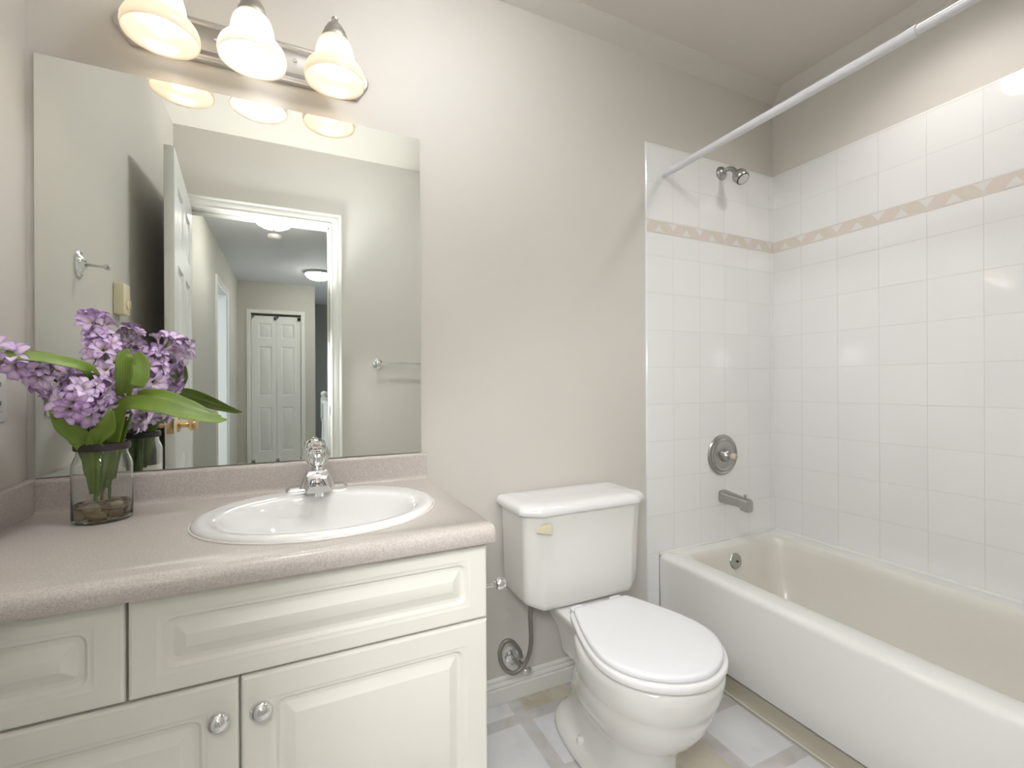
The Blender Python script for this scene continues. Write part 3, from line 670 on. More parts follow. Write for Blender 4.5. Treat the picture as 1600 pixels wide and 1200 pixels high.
grid_loft(bm, [tloop(.232, o_, -.014, -.222, .697), tloop(.243, o_, -.008, -.234, .698), tloop(.246, o_, -.006, -.238, .706), tloop(.245, o_, -.006, -.237, .716), tloop(.240, o_, -.008, -.231, .725), tloop(.230, o_*.95, -.014, -.221, .7305), tloop(.210, o_*.9, -.03, -.20, .733), tloop(.12, .05, -.07, -.15, .734)], True, True, True)
finish('tank_lid', bm, 'sink_porcelain', tl, ang=60)
bm = BM(); q0 = Vector((1.287, -.2225, .660))
def wp(a, b, c_): return q0 + Vector((a, -b, c_))
vv = [bm.verts.new(wp(*q)) for q in ((.004, 0, .016), (.004, 0, -.021), (-.030, 0, -.002), (-.028, 0, .014), (.000, .022, .013), (.000, .020, -.016), (-.060, .024, -.001), (-.058, .022, .011))]
for f_ in ((4, 5, 6, 7), (0, 4, 7, 3), (1, 2, 6, 5), (0, 1, 5, 4), (3, 7, 6, 2), (0, 3, 2, 1)): bm.faces.new([vv[i] for i in f_])
bmesh.ops.recalc_face_normals(bm, faces=bm.faces); bmesh.ops.bevel(bm, geom=list(bm.edges), offset=.002, segments=2, affect='EDGES'); finish('flush_lever', bm, 'lever_plastic', tl, label='cream yellowed flush lever')
def lidloop(k, z, n_=40, sc=1.0):
    tab = [(0, .096), (.012, .105), (.04, .111), (.12, .124), (.25, .145), (.40, .165), (.52, .175), (.62, .177), (.72, .168), (.82, .144), (.90, .110), (.96, .069), (.99, .034), (1, 0)]
    yb, yf = -.283-k, -.694+k; half = []
    for i in range(n_+1):
        u = .5-.5*math.cos(PI*i/n_)
        for (u0, w0), (u1, w1) in zip(tab[:-1], tab[1:]):
            if u0 <= u <= u1+1e-9:
                if u0 >= .82: w_ = math.sqrt(max(0, lerp(w0*w0, w1*w1, (u-u0)/(u1-u0))))
                else: w_ = lerp(w0, w1, (u-u0)/(u1-u0))
                break
        half.append((max(w_-k, 0)*sc, lerp(yb, yf, u)))
    for _ in range(2):
        half = [half[0]] + [((half[i-1][0]+2*half[i][0]+half[i+1][0])/4, (half[i-1][1]+2*half[i][1]+half[i+1][1])/4) for i in range(1, n_)] + [half[-1]]
    return [(TX+a, b, z) for a, b in half] + [(TX-a, b, z) for a, b in reversed(half[:-1])]
def egg(hw, yf, yb, z, yc=None, pb=2.5, n_=64, lift=0.0):
    yc = yb + (yf-yb)*.52 if yc is None else yc; out = []
    for k in range(n_):
        a = 2*PI*k/n_; s, c_ = math.sin(a), math.cos(a)
        if c_ >= 0: x = hw*math.copysign(abs(s)**.95, s); y = yc + (yf-yc)*abs(c_)**.98
        else: x = hw*math.copysign(abs(s)**(2/pb), s); y = yc + (yb-yc)*abs(c_)**(2/pb)
        out.append((TX+x, y, z + lift*max(0, (y-yf)/(yb-yf))))
    return out
bm = BM()
lo = [egg(.124, -.588, -.115, .001, -.38, 3), egg(.127, -.591, -.112, .006, -.38, 3), egg(.123, -.585, -.115, .026, -.38, 3), egg(.110, -.574, -.12, .038, -.40, 2.7), egg(.098, -.566, -.13, .050, -.42, 2.3), egg(.094, -.564, -.135, .080, -.44, 2.0), egg(.094, -.566, -.14, .115, -.45, 1.9), egg(.102, -.576, -.15, .148, -.45, 1.9), egg(.122, -.600, -.19, .178, -.44, 2.4), egg(.142, -.633, -.22, .210, -.46, 2.3), egg(.156, -.655, -.24, .245, -.48, 2.2), egg(.163, -.668, -.25, .280, -.49, 2.1), egg(.165, -.672, -.255, .298, -.49, 2.1), egg(.1675, -.677, -.256, .303, -.49, 2.1), egg(.174, -.687, -.260, .330, -.50, 2.1), egg(.179, -.694, -.262, .362, -.50, 2.1), egg(.178, -.694, -.262, .380, -.50, 2.1), egg(.170, -.686, -.266, .3895, -.50, 2.1), egg(.12, -.62, -.30, .3900, -.47)]
grid_loft(bm, lo, True, True, True)
# rear deck carrying the tank
dk = []
for hw, y0_, y1_, z in ((.040, -.10, -.34, .20), (.052, -.08, -.36, .28), (.080, -.06, -.38, .335), (.108, -.05, -.38, .372), (.112, -.048, -.38, .384), (.108, -.052, -.37, .3895)):
    dk.append([(TX+a, b, z) for a, b in rpoly([(-hw, y0_), (-hw, y1_), (hw, y1_), (hw, y0_)], .03, 5)])
grid_loft(bm, dk, True, True, True)
finish('bowl', bm, 'porcelain', tl, ang=60)
bm = BM(); grid_loft(bm, [lidloop(.004, .3925), lidloop(-.005, .394), lidloop(-.007, .399), lidloop(-.007, .4095), lidloop(-.004, .4135), lidloop(.03, .4136)], True, True, True); finish('seat_ring', bm, 'sink_porcelain', tl, ang=60)
bm = BM(); grid_loft(bm, [lidloop(.010, .4160), lidloop(.002, .4170), lidloop(.001, .420), lidloop(.002, .4255), lidloop(.005, .4290), lidloop(.014, .4306), lidloop(.06, .4318)], True, True, True); sl = finish('seat_lid', bm, 'seat_plastic', tl, ang=60)
for s in (-1, 1):
    bm = BM(); box(bm, TX+s*.075-.022, TX+s*.075+.022, -.285, -.252, .392, .418, bev=.006, seg=3); finish('seat_hinge', bm, 'seat_plastic', tl)
    bm = BM(); lathe(bm, [(.016, 0), (.0165, .012), (.014, .021), (.007, .026), (.001, .0268)], (TX+s*.094, -.315, .030), (0, 0, 1), 20); finish('bolt_cap', bm, 'porcelain', tl)

# supply hose and stop valve
bm = BM(); hp = [(1.276, -.125, .400), (1.274, -.118, .345), (1.279, -.113, .257), (1.271, -.108, .203), (1.250, -.103, .168), (1.217, -.096, .155), (1.187, -.088, .183), (1.180, -.080, .225), (1.201, -.074, .252), (1.232, -.069, .240), (1.258, -.064, .205), (1.268, -.060, .176)]
sh = thing('supply_hose', 'braided steel water hose looping from the toilet tank to the wall valve', 'hose', (1.27, -.1, .16))
tube(bm, smooth_path(hp, 8), .0072, 12); finish('hose_tube', bm, 'braided_steel', sh)
bm = BM(); lathe(bm, [(.011, 0), (.012, .004), (.012, .016), (.009, .020)], (1.276, -.123, .372), (0, 0, 1), 6); finish('coupling_nut', bm, 'worn_chrome', sh)
bm = BM(); lathe(bm, [(.0085, 0), (.0085, .016), (.006, .02)], (1.268, -.060, .158), (0, 0, 1), 6); finish('coupling_nut', bm, 'chrome', sh)
sv = thing('shutoff_valve', 'small chrome shutoff valve on the wall above the baseboard beside the toilet', 'valve', (1.268, 0, .135))
bm = BM(); lathe(bm, [(.030, 0), (.029, .004), (.022, .009), (.010, .012)], (1.262, 0, .146), (0, -1, 0), 28); finish('escutcheon', bm, 'chrome', sv)
bm = BM(); tube(bm, [(1.262, -.006, .146), (1.266, -.06, .146)], .007, 12); lathe(bm, [(.010, 0), (.010, .024)], (1.267, -.060, .134), (0, 0, 1), 12); finish('valve_body', bm, 'worn_chrome', sv)
bm = BM(); tube(bm, [(1.267, -.060, .146), (1.276, -.088, .146)], .004, 8); lathe(bm, [(.006, 0), (.013, .002), (.014, .008), (.011, .012), (.003, .013)], (1.274, -.085, .146), (.3, -.95, 0), 18, sx=1.3, sy=.75); finish('valve_handle', bm, 'chrome', sv)

# paper holder on the cabinet's side
ph = thing('paper_holder_post', 'chrome paper holder post sticking out of the cabinet side near the toilet', 'toilet paper holder', (.946, -.40, .60))
hy_, hz_ = -.42, .612
bm = BM(); lathe(bm, [(.024, 0), (.024, .004), (.017, .008), (.007, .012)], (.9455, hy_, hz_), (1, 0, 0), 24); finish('wall_rose', bm, 'chrome', ph)
bm = BM(); lathe(bm, [(.0065, .008), (.0048, .03), (.0045, .055), (.006, .068), (.009, .071), (.009, .074)], (.9455, hy_, hz_), (1, 0, 0), 18); finish('arm', bm, 'chrome', ph)
bm = BM(); lathe(bm, [(.006, .074), (.0125, .077), (.0155, .084), (.0155, .091), (.012, .098), (.005, .101)], (.9455, hy_, hz_), (1, 0, 0), 24); finish('end_cap', bm, 'chrome', ph)

# ------------------------------------------------------------------ BATHTUB
bt = thing('bathtub', 'white alcove bathtub with straight apron along the tiled wall', 'bathtub', (2.3, -.75, 0))
bm = BM(); X0, X1, Y0, Y1 = 1.935, 2.6615, -1.499, -.0085
def tr(x0, x1, y0, y1, z, r): return [(a, b, z) for a, b in rpoly([(x0, y0), (x1, y0), (x1, y1), (x0, y1)], r, 8)]
outer = [tr(1.990, X1, Y0, Y1, .002, .002), tr(1.988, X1, Y0, Y1, .078, .002), tr(X0+.012, X1, Y0, Y1, .083, .002), tr(X0+.006, X1, Y0, Y1, .090, .002), tr(X0+.003, X1, Y0, Y1, .20, .002), tr(X0, X1, Y0, Y1, .378, .002), tr(X0+.001, X1, Y0, Y1, .388, .002), tr(X0+.005, X1, Y0, Y1, .396, .002), tr(X0+.012, X1, Y0, Y1, .4015, .002), tr(X0+.024, X1, Y0, Y1, .4045, .002),
         tr(2.012, 2.590, Y0+.07, -.060, .4045, .06)]
inner = [tr(2.012, 2.590, Y0+.07, -.060, .4045, .06), tr(2.021, 2.582, Y0+.08, -.067, .4015, .065), tr(2.028, 2.576, Y0+.088, -.073, .394, .07), tr(2.033, 2.571, Y0+.095, -.078, .37, .075), tr(2.060, 2.570, Y0+.16, -.092, .24, .09), tr(2.080, 2.552, Y0+.22, -.11, .135, .10), tr(2.105, 2.530, Y0+.27, -.14, .098, .10), tr(2.16, 2.48, Y0+.34, -.20, .088, .08)]
grid_loft(bm, outer, True, False, False, 0); grid_loft(bm, inner, True, False, True, 1)
finish('tub_shell', bm, ['tub_enamel', 'tub_inside'], bt, ang=40)
bm = BM(); lathe(bm, [(.034, 0), (.0345, .003), (.032, .0065), (.024, .008), (.006, .0085), (.0055, .004), (.0005, .004)], (2.296, -.080, .338), (0, -1, .14), 32); ovp = finish('overflow_plate', bm, 'worn_chrome', bt)
bm = BM(); tube(bm, [(2.302, -.0875, .337), (2.302, -.091, .3375)], .004, 10); finish('overflow_screw', bm, 'dark_hole', ovp)
bm = BM(); lathe(bm, [(.028, 0), (.029, .003), (.02, .005), (.002, .004)], (2.32, -.26, .0885), (0, 0, 1), 24); finish('drain', bm, 'worn_chrome', bt)
# caulk line tub / tile
bm = BM(); tube(bm, [(1.936, -.0100, .404), (2.2, -.0100, .4055), (2.6600, -.0100, .4055), (2.6600, -1.498, .4055)], .0065, 8); finish('caulk_bead', bm, 'caulk', bt)

# spout, valve plate, shower head, rod
ts = thing('tub_spout', 'worn grey metal tub spout with diverter knob on the tiled wall', 'tub spout', (2.318, -.008, .60))
bm = BM(); loops = []; sx_, sz_ = 2.306, .603
for s, hw, zt, zb in ((.0, .026, .027, -.027), (.004, .027, .029, -.028), (.02, .0265, .027, -.0275), (.05, .025, .023, -.0265), (.085, .0235, .019, -.0255), (.100, .023, .0175, -.0255), (.106, .023, .017, -.038), (.130, .0225, .014, -.041), (.136, .022, .010, -.041)):
    cz = (zt+zb)/2; hh = (zt-zb)/2
    loops.append([(sx_+hw*math.copysign(abs(math.cos(2*PI*k/28))**.5, math.cos(2*PI*k/28)), -.008-s, sz_+cz+hh*math.copysign(abs(math.sin(2*PI*k/28))**.5, math.sin(2*PI*k/28))) for k in range(28)])
grid_loft(bm, loops, True, True, True); finish('spout_body', bm, 'worn_chrome', ts, ang=40)
bm = BM(); lathe(bm, [(.0035, 0), (.0035, .007), (.0065, .009), (.007, .013), (.004, .016)], (sx_, -.124, sz_+.016), (0, 0, 1), 16); finish('diverter_knob', bm, 'worn_chrome', ts)
va = thing('shower_valve', 'round worn chrome shower valve plate with bare handle stem', 'shower valve', (2.304, -.008, .79)); vx, vz = 2.304, .788
bm = BM(); lathe(bm, [(.090, 0), (.091, .004), (.088, .009), (.082, .0125), (.076, .010), (.073, .013), (.068, .015), (.062, .0125), (.050, .013), (.030, .016), (.028, .018)], (vx, -.008, vz), (0, -1, 0), 56); finish('escutcheon', bm, 'worn_chrome', va, ang=25)
bm = BM(); lathe(bm, [(.030, .016), (.029, .030), (.022, .040), (.018, .044)], (vx, -.008, vz), (0, -1, 0), 32); lathe(bm, [(.017, .040), (.017, .052), (.013, .060)], (vx, -.008, vz), (0, -1, 0), 8); finish('valve_sleeve', bm, 'worn_chrome', va)
bm = BM(); lathe(bm, [(.0145, .056), (.0145, .064), (.011, .072), (.006, .074), (.0055, .066), (.001, .066)], (vx, -.008, vz), (0, -1, 0), 16); finish('handle_stem', bm, 'stem_plastic', va, label='cream plastic handle stem with a hollow centre')
shd = thing('wall_shower', 'small chrome shower head on a short bent arm near the tile top', 'shower head', (2.306, -.008, 2.05)); hx_, hz2 = 2.306, 2.050
bm = BM(); lathe(bm, [(.030, 0), (.030, .003), (.026, .010), (.014, .016), (.012, .017)], (hx_, -.008, hz2), (0, -1, 0), 32); finish('wall_flange', bm, 'worn_chrome', shd)
bm = BM(); tube(bm, smooth_path([(hx_, -.012, hz2), (hx_, -.045, hz2+.004), (hx_, -.066, hz2-.004), (hx_, -.084, hz2-.024)], 8), .0105, 16); finish('shower_arm', bm, 'worn_chrome', shd)
dv = Vector((0.04, -.62, -.78)).normalized(); p0 = Vector((hx_, -.080, hz2-.020))
bm = BM(); lathe(bm, [(.010, 0), (.013, .004), (.013, .008), (.019, .014), (.027, .024), (.030, .034), (.030, .044), (.0285, .056), (.026, .060)], p0, dv, 36); hb2 = finish('spray_head', bm, 'worn_chrome', shd)
bm = BM(); lathe(bm, [(.0265, .0585), (.0265, .0635), (.0235, .0635)], p0, dv, 36); finish('face_ring', bm, 'rubber', hb2)
bm = BM(); lathe(bm, [(.0232, .060), (.0232, .0645), (.018, .0660), (.016, .0650), (.010, .0650), (.008, .0665), (.001, .0665)], p0, dv, 32); finish('spray_face', bm, 'white_plastic', hb2)
bm = BM(); q1 = p0 + dv*.040; tube(bm, [q1 + Vector((-.028, -.004, -.004)), q1 + Vector((-.040, -.008, -.010))], [.004, .005], 10); finish('spray_lever', bm, 'worn_chrome', hb2)
rd = thing('shower_rod', 'white telescoping shower curtain rod running wall to wall over the tub edge', 'curtain rod', (1.966, -.75, 1.979))
bm = BM(); tube(bm, [(1.966, -.010, 1.979), (1.966, -.875, 1.979)], .0140, 24); finish('outer_tube', bm, 'rod_enamel', rd)
bm = BM(); tube(bm, [(1.966, -.86, 1.979), (1.966, -1.494, 1.979)], .0112, 24); finish('inner_tube', bm, 'rod_enamel', rd)
bm = BM(); tube(bm, [(1.966, -.0085, 1.979), (1.966, -.012, 1.979)], .0150, 24); finish('rubber_foot', bm, 'white_plastic', rd)
bm = BM(); tube(bm, [(1.966, -1.499, 1.979), (1.966, -1.49, 1.979)], .0135, 24); finish('rubber_foot', bm, 'white_plastic', rd)
# recessed lamp over the tub
tlamp = thing('recessed_lamp', 'recessed round lamp in the ceiling over the bathtub', 'ceiling light', (2.285, -.72, H))
bm = BM(); lathe(bm, [(.075, 0), (.078, -.004), (.070, -.007), (.058, -.003), (.055, 0)], (2.285, -.72, H), (0, 0, 1), 40, cap0=False, cap1=False); finish('trim_ring', bm, 'white_plastic', tlamp)
bm = BM(); lathe(bm, [(.055, -.001), (.03, -.0015), (.002, -.0015)], (2.285, -.72, H), (0, 0, 1), 40, cap0=False); finish('lamp_lens', bm, 'lens_glow', tlamp)

# ------------------------------------------------------------------ things seen in the mirror on the left and front walls
tb = thing('towel_bar', 'thin chrome towel bar on the wall right of the doorway', 'towel bar', (1.35, -1.5, 1.24))
for x_ in (1.046, 1.655):
    bm = BM(); lathe(bm, [(.032, 0), (.032, .004), (.025, .008), (.021, .013), (.010, .018), (.008, .05), (.012, .058), (.014, .068), (.012, .078), (.004, .082)], (x_, -1.5, 1.239), (0, 1, 0), 30); finish('bar_post', bm, 'chrome', tb)
bm = BM(); tube(bm, [(1.046, -1.434, 1.239), (1.655, -1.434, 1.239)], .0065, 14); finish('bar_rail', bm, 'chrome', tb)
rh = thing('robe_hook', 'chrome robe hook with oval backplate on the left wall', 'hook', (0, -.29, 1.467))
bm = BM(); lathe(bm, [(.040, 0), (.040, .005), (.034, .009), (.029, .008), (.022, .014), (.013, .019)], (0, -.298, 1.467), (1, 0, 0), 36, sx=.66, sy=1.05); finish('backplate', bm, 'chrome', rh)
bm = BM(); tube(bm, [(.012, -.298, 1.467), (.030, -.298, 1.466), (.063, -.298, 1.464)], [.0085, .0045, .0035], 14); lathe(bm, [(.004, 0), (.0075, .002), (.0095, .008), (.0085, .014), (.003, .017)], (.059, -.298, 1.464), (1, 0, 0), 18); finish('hook_peg', bm, 'chrome', rh)
dm = thing('fan_timer', 'cream plastic box with round dial on the left wall', 'timer switch', (0, -.62, 1.364))
bm = BM(); box(bm, .0005, .031, -.658, -.588, 1.364, 1.473, bev=.003); finish('timer_case', bm, 'cream_plastic', dm)
bm = BM(); lathe(bm, [(.017, 0), (.0165, .005), (.014, .007), (.002, .0072)], (.0305, -.623, 1.40), (1, 0, 0), 28); box(bm, .037, .042, -.6255, -.6205, 1.386, 1.414, bev=.002); finish('dial', bm, 'cream_plastic', dm)
ot = thing('wall_outlet', 'white electrical outlet low on the left wall above the side splash', 'electrical outlet', (0, -.115, 1.032))
bm = BM(); box(bm, .0003, .005, -.168, -.096, 1.034, 1.150, bev=.002); finish('cover_plate', bm, 'white_plastic', ot)
bm = BM(); box(bm, .0045, .0075, -.1485, -.1155, 1.056, 1.128, bev=.0015)
for z_ in (1.070, 1.110):
    for dy in (-.006, .006): box(bm, .0070, .0078, -.132+dy-.0012, -.132+dy+.0012, z_, z_+.009, mi=1)
finish('socket_face', bm, ['white_plastic', 'dark_hole'], ot)

# ------------------------------------------------------------------ JAR, PEBBLES, HYACINTHS
JX, JY, JZ = .1795, -.140, .8102
jr = thing('glass_jar', 'clear glass jar vase with dark rim holding hyacinths on the countertop', 'vase', (JX, JY, JZ))
outp = [(.030, 0), (.049, .0008), (.0525, .004), (.0535, .010), (.0535, .118), (.0525, .128), (.0490, .139), (.0455, .148), (.0450, .158), (.0450, .166)]
inp = [(.0432, .166), (.0432, .156), (.0437, .148), (.0470, .138), (.0505, .127), (.0515, .117), (.0515, .012), (.049, .006), (.028, .005)]
bm = BM(); lathe(bm, outp + inp, (JX, JY, JZ), (0, 0, 1), 56); finish('jar_glass', bm, 'clear_glass', jr, ang=60)
bm = BM(); lathe(bm, [(.0455, .157), (.0490, .158), (.0500, .162), (.0500, .168), (.0485, .1725), (.0445, .1740), (.0440, .170), (.0440, .160)], (JX, JY, JZ), (0, 0, 1), 48, cap0=False, cap1=False)
finish('dark_rim', bm, 'rim_dark', jr)
bm = BM(); lathe(bm, [(.027, .0055), (.0485, .0062), (.0513, .012), (.0513, .036), (.0500, .0352), (.02, .035)], (JX, JY, JZ), (0, 0, 1), 48)
finish('jar_water', bm, 'water', None, label='shallow amber-tinted water at the bottom of the glass jar', cat='water', kind='stuff')
bm = BM(); bmesh.ops.create_icosphere(bm, subdivisions=3, radius=1.0)
for v in bm.verts:
    k_ = 1 + .10*math.sin(v.co.x*2.3+1) + .08*math.sin(v.co.y*3.1) + .06*math.cos(v.co.z*2.7+v.co.x); v.co *= k_
pm = finish('pebble', bm, 'pebble', None, origin=(0, 0, 0), ang=180, label='x', cat='pebble')
spots = []
for ring, n_, r_, z_ in ((0, 7, .0370, .0175), (1, 3, .016, .0175), (2, 4, .030, .0300)):
    for k_ in range(n_): spots.append((r_, 2*PI*k_/n_ + ring*.5 + .2, z_))
plab = 'small river pebble lying at the bottom of the glass jar'
for k_, (r_, a, z_) in enumerate(spots):
    o = pm if k_ == 0 else pm.copy()
    if k_: C.objects.link(o)
    o.location = (JX+r_*math.cos(a), JY+r_*math.sin(a), JZ+z_)
    s = random.uniform(.9, 1.1); o.scale = (.0152*s, .0118*s, .0092*s); o.rotation_euler = (random.uniform(-.2, .2), random.uniform(-.2, .2), a+PI/2+random.uniform(-.3, .3))
    tag(o, plab, 'pebble', 'river pebbles in the glass jar')

def add_attr(me, name, vals):
    a = me.attributes.new(name, 'FLOAT', 'POINT'); a.data.foreach_set('value', vals)
def strap(bm, lay_a, lay_s, pts, widths, nrm_hint, fold=.0, nu=6, twist=None, thick=.0006):
    """a leaf or petal: path, widths, surface-normal hint; returns nothing"""
    n = len(pts); pts = [Vector(q) for q in pts]; rows = []
    for i in range(n):
        tg = (pts[min(i+1, n-1)] - pts[max(i-1, 0)]).normalized()
        h = Vector(nrm_hint[i] if isinstance(nrm_hint, list) else nrm_hint)
        b = tg.cross(h).normalized(); nn = b.cross(tg).normalized()
        row = []
        for k in range(nu+1):
            s = -1+2*k/nu
            co = pts[i] + b*(widths[i]*s) + nn*(fold*widths[i]*(abs(s)**1.3))
            v = bm.verts.new(co); v[lay_a] = i/(n-1); v[lay_s] = s; row.append(v)
        rows.append(row)
    for a, b in zip(rows[:-1], rows[1:]):
        for k in range(nu): bm.faces.new((a[k], a[k+1], b[k+1], b[k]))
def solid(o, th):
    md_ = o.modifiers.new('thickness', 'SOLIDIFY'); md_.thickness = th; md_.offset = 0
def floret_mesh(seed):
    rnd = random.Random(seed); bm = BM(); la = bm.verts.layers.float.new('along'); ls = bm.verts.layers.float.new('side')
    for k in range(6):
        a = 2*PI*k/6 + rnd.uniform(-.16, .16); Lp = rnd.uniform(.024, .030); end = rnd.uniform(-1.0, .1) - (.25 if k % 2 else 0)
        d = Vector((math.cos(a), math.sin(a), 0)); n = 9; p = d*.0022; ang = rnd.uniform(.95, 1.25); a0_ = ang; wm = rnd.uniform(.0052, .0066)
        pts, wd, hints = [], [], []
        for i in range(n):
            s_ = i/(n-1); pts.append(p.copy()); wd.append(.0014 + wm*math.sin(s_**.85*PI)**.75 if i < n-1 else .0003)
            hints.append(Vector((0, 0, 1))*math.cos(ang) - d*math.sin(ang))
            p = p + (d*math.cos(ang) + Vector((0, 0, 1))*math.sin(ang))*(Lp/(n-1)); ang += (end-a0_)/(n-1)*(.6+.8*s_)
        strap(bm, la, ls, pts, wd, hints, fold=rnd.uniform(.15, .5), nu=4)
    # tube behind and the dark eye
    r0 = len(bm.verts)
    L = lathe(bm, [(.0012, -.014), (.0024, -.010), (.0030, -.003), (.0034, .002)], (0, 0, 0), (0, 0, 1), 8, cap0=False, cap1=False)
    for lp in L:
        for v in lp: v[la] = .3
    lathe(bm, [(.0016, -.001), (.0018, .003), (.0010, .0055), (.0002, .006)], (0, 0, 0), (0, 0, 1), 8, mi=1)
    me = bpy.data.meshes.new('floret'); bm.to_mesh(me); bm.free()
    me.materials.append(MT['petal']); me.materials.append(MT['floret_eye'])
    for f_ in me.polygons: f_.use_smooth = True
    return me
FM = [floret_mesh(s) for s in range(5)]
def leaf_obj(name, par, pts, widths, hint, fold=.25, n=6, nu=8):
    P = smooth_path(pts, n); m_ = len(P); W2 = []
    for i in range(m_):
        s = i/(m_-1)*(len(widths)-1); k = min(int(s), len(widths)-2); W2.append(lerp(widths[k], widths[k+1], s-k))
    hs = [Vector(hint)]*m_ if not isinstance(hint, list) else [Vector(hint[min(int(i/(m_-1)*(len(hint)-1)), len(hint)-2)]).lerp(Vector(hint[min(int(i/(m_-1)*(len(hint)-1)), len(hint)-2)+1]), (i/(m_-1)*(len(hint)-1)) % 1.0 if i < m_-1 else 1.0) for i in range(m_)]
    bm = BM(); la = bm.verts.layers.float.new('along'); ls = bm.verts.layers.float.new('side')
    strap(bm, la, ls, P, W2, hs, fold, nu)
    org = ORG[par.name]; bmesh.ops.translate(bm, verts=bm.verts, vec=-org)
    me = bpy.data.meshes.new(name); bm.to_mesh(me); bm.free(); me.materials.append(MT['leaf'])
    for f_ in me.polygons: f_.use_smooth = True
    o = bpy.data.objects.new(name, me); C.objects.link(o); o.parent = par; solid(o, .0007); return o
def hyacinth(label, path, r_sp, n_fl, i0, foot, seed, r_tip=.6, face=None, size=1.0):
    """path: stem points; the florets sit from fraction i0 of the path to its end"""
    rnd = random.Random(seed)
    r_ = thing('hyacinth', label, 'flower', foot, 'hyacinths in the glass jar')
    P = smooth_path([foot] + path, 10); bm = BM(); tube(bm, P, [lerp(.0030, .0030, i/(len(P)-1)) for i in range(len(P))], 8); st = finish('stem', bm, 'stem_green', r_)
    n = len(P); a0 = int(i0*(n-1)); ga = 2.39996
    for k in range(n_fl):
        s = (k+.5)/n_fl; fi = a0 + (n-1-a0)*s; i = min(int(fi), n-2); c_ = P[i].lerp(P[i+1], fi-i); tg = (P[i+1]-P[i]).normalized()
        u, v = frame(tg); an = k*ga + rnd.uniform(-.2, .2)
        rr = r_sp*(math.sin(min(1, .28+s*.85)*PI)**.45 if s < .85 else lerp(.88, .50, (s-.85)/.15))
        tilt = lerp(-.25, 1.15, s**2.2) + rnd.uniform(-.15, .15)
        d = (u*math.cos(an) + v*math.sin(an))*math.cos(tilt) + tg*math.sin(tilt)
        sc = rnd.uniform(.88, 1.25)*size
        loc = c_ + d*max(.006, rr-.018*sc) + (tg*.006 if s > .93 else Vector((0, 0, 0)))
        tip = loc + d*.014*sc
        if tip.x < .016: continue
        o = bpy.data.objects.new('floret', FM[rnd.randrange(5)]); C.objects.link(o); o.parent = r_
        q = d.to_track_quat('Z', 'Y'); q = q @ Euler((rnd.uniform(-.25, .25), rnd.uniform(-.25, .25), rnd.uniform(0, 6)), 'XYZ').to_quaternion()
        o.rotation_mode = 'QUATERNION'; o.rotation_quaternion = q; o.scale = (sc, sc, sc); o.location = loc - ORG[r_.name]
    return r_
top_z = JZ+.172
hA = hyacinth('tallest lilac hyacinth spike, upright above the jar', [(.182, -.140, .95), (.190, -.145, 1.02), (.200, -.140, 1.09), (.182, -.132, 1.18), (.162, -.130, 1.254)], .049, 42, .50, (.176, -.136, .852), 1)
hB = hyacinth('lilac hyacinth spike leaning right toward the mirror and open door', [(.190, -.130, .95), (.205, -.125, 1.03), (.224, -.105, 1.09), (.252, -.088, 1.155), (.285, -.078, 1.210)], .060, 56, .40, (.188, -.128, .852), 2)
hC = hyacinth('lilac hyacinth spike nodding forward over the front of the jar', [(.176, -.150, .95), (.174, -.163, 1.03), (.170, -.185, 1.090), (.168, -.215, 1.103), (.170, -.262, 1.070)], .050, 40, .44, (.170, -.150, .852), 3)
hD = hyacinth('purple hyacinth spike stretched out far left past the picture edge', [(.168, -.142, .95), (.155, -.155, 1.03), (.135, -.178, 1.100), (.112, -.240, 1.138), (.085, -.325, 1.168)], .043, 42, .40, (.166, -.140, .852), 4)
leaf_obj('leaf', hD, [(.172, -.146, .90), (.178, -.165, 1.03), (.185, -.215, 1.135), (.150, -.265, 1.160), (.105, -.315, 1.168), (.066, -.36, 1.165)], [.007, .012, .012, .014, .015, .013], [(0, -1, .2), (0, -1, .3), (.1, -.9, .5), (.1, -.75, .65), (.1, -.75, .65)], .12)
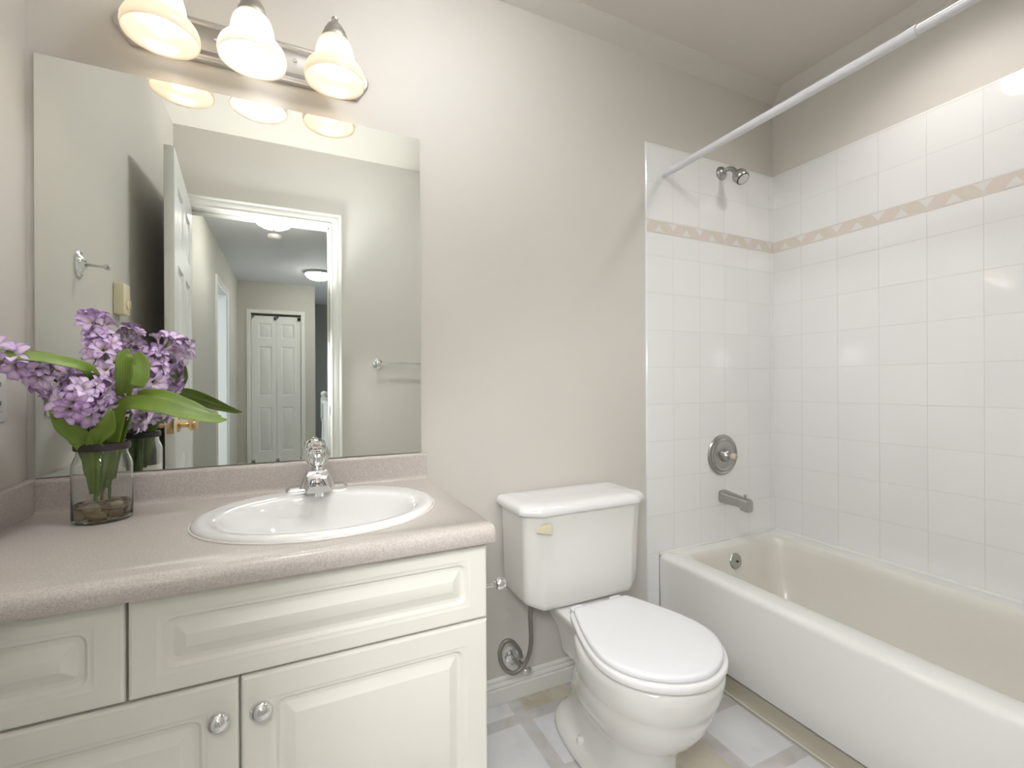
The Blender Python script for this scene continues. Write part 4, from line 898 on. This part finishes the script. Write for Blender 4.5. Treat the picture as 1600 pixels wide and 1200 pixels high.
leaf_obj('leaf', hB, [(.190, -.145, .88), (.205, -.150, .99), (.222, -.165, 1.075), (.236, -.198, 1.125), (.240, -.207, 1.172), (.246, -.196, 1.178)], [.005, .009, .012, .018, .017, .010], [(.1, -1, .1)]*5, .25)
leaf_obj('leaf', hB, [(.250, -.194, 1.180), (.262, -.203, 1.165), (.266, -.210, 1.135), (.258, -.212, 1.108)], [.010, .0165, .016, .013], [(-.3, -.9, .5), (.2, -1, .2), (.2, -1, .0)], .12)
leaf_obj('leaf', hB, [(.196, -.150, .90), (.208, -.168, 1.00), (.232, -.190, 1.068), (.290, -.205, 1.066), (.350, -.205, 1.046), (.402, -.195, 1.030), (.424, -.185, 1.028)], [.006, .012, .016, .021, .020, .013, .002], [(0, -1, .2), (-.1, -1, .3), (0, -.75, .65), (.1, -.7, .7), (.1, -.7, .7)], .20)
leaf_obj('leaf', hB, [(.196, -.135, .90), (.212, -.140, 1.00), (.238, -.150, 1.075), (.290, -.165, 1.086), (.350, -.170, 1.062), (.410, -.170, 1.034)], [.006, .011, .015, .017, .014, .003], [(0, -1, .2), (-.1, -1, .3), (0, -.7, .7), (.1, -.6, .8)], .25)
leaf_obj('leaf', hC, [(.172, -.152, .870), (.176, -.168, .95), (.183, -.190, .995), (.207, -.208, 1.020), (.215, -.212, 1.058)], [.006, .010, .017, .020, .004], [(0, -1, .2), (.1, -1, .3), (-.2, -1, .3)], .3)
leaf_obj('leaf', hC, [(.166, -.150, .870), (.164, -.165, .95), (.158, -.190, .998), (.134, -.205, 1.030), (.114, -.212, 1.085)], [.006, .012, .019, .014, .004], [(0, -1, .2), (-.1, -1, .3), (.2, -1, .3)], .3)
leaf_obj('leaf', hA, [(.178, -.140, .875), (.186, -.150, .94), (.198, -.160, 1.00), (.207, -.165, 1.075)], [.005, .014, .016, .004], (0, -1, .1), .3)
leaf_obj('leaf', hA, [(.176, -.138, .865), (.166, -.150, .92), (.160, -.155, .975), (.150, -.165, 1.03)], [.004, .015, .014, .004], (0, -1, .1), .3)
leaf_obj('leaf', hD, [(.170, -.146, .862), (.178, -.158, .91), (.188, -.160, .965), (.190, -.16, 1.01)], [.004, .012, .012, .006], (.1, -1, .1), .3)
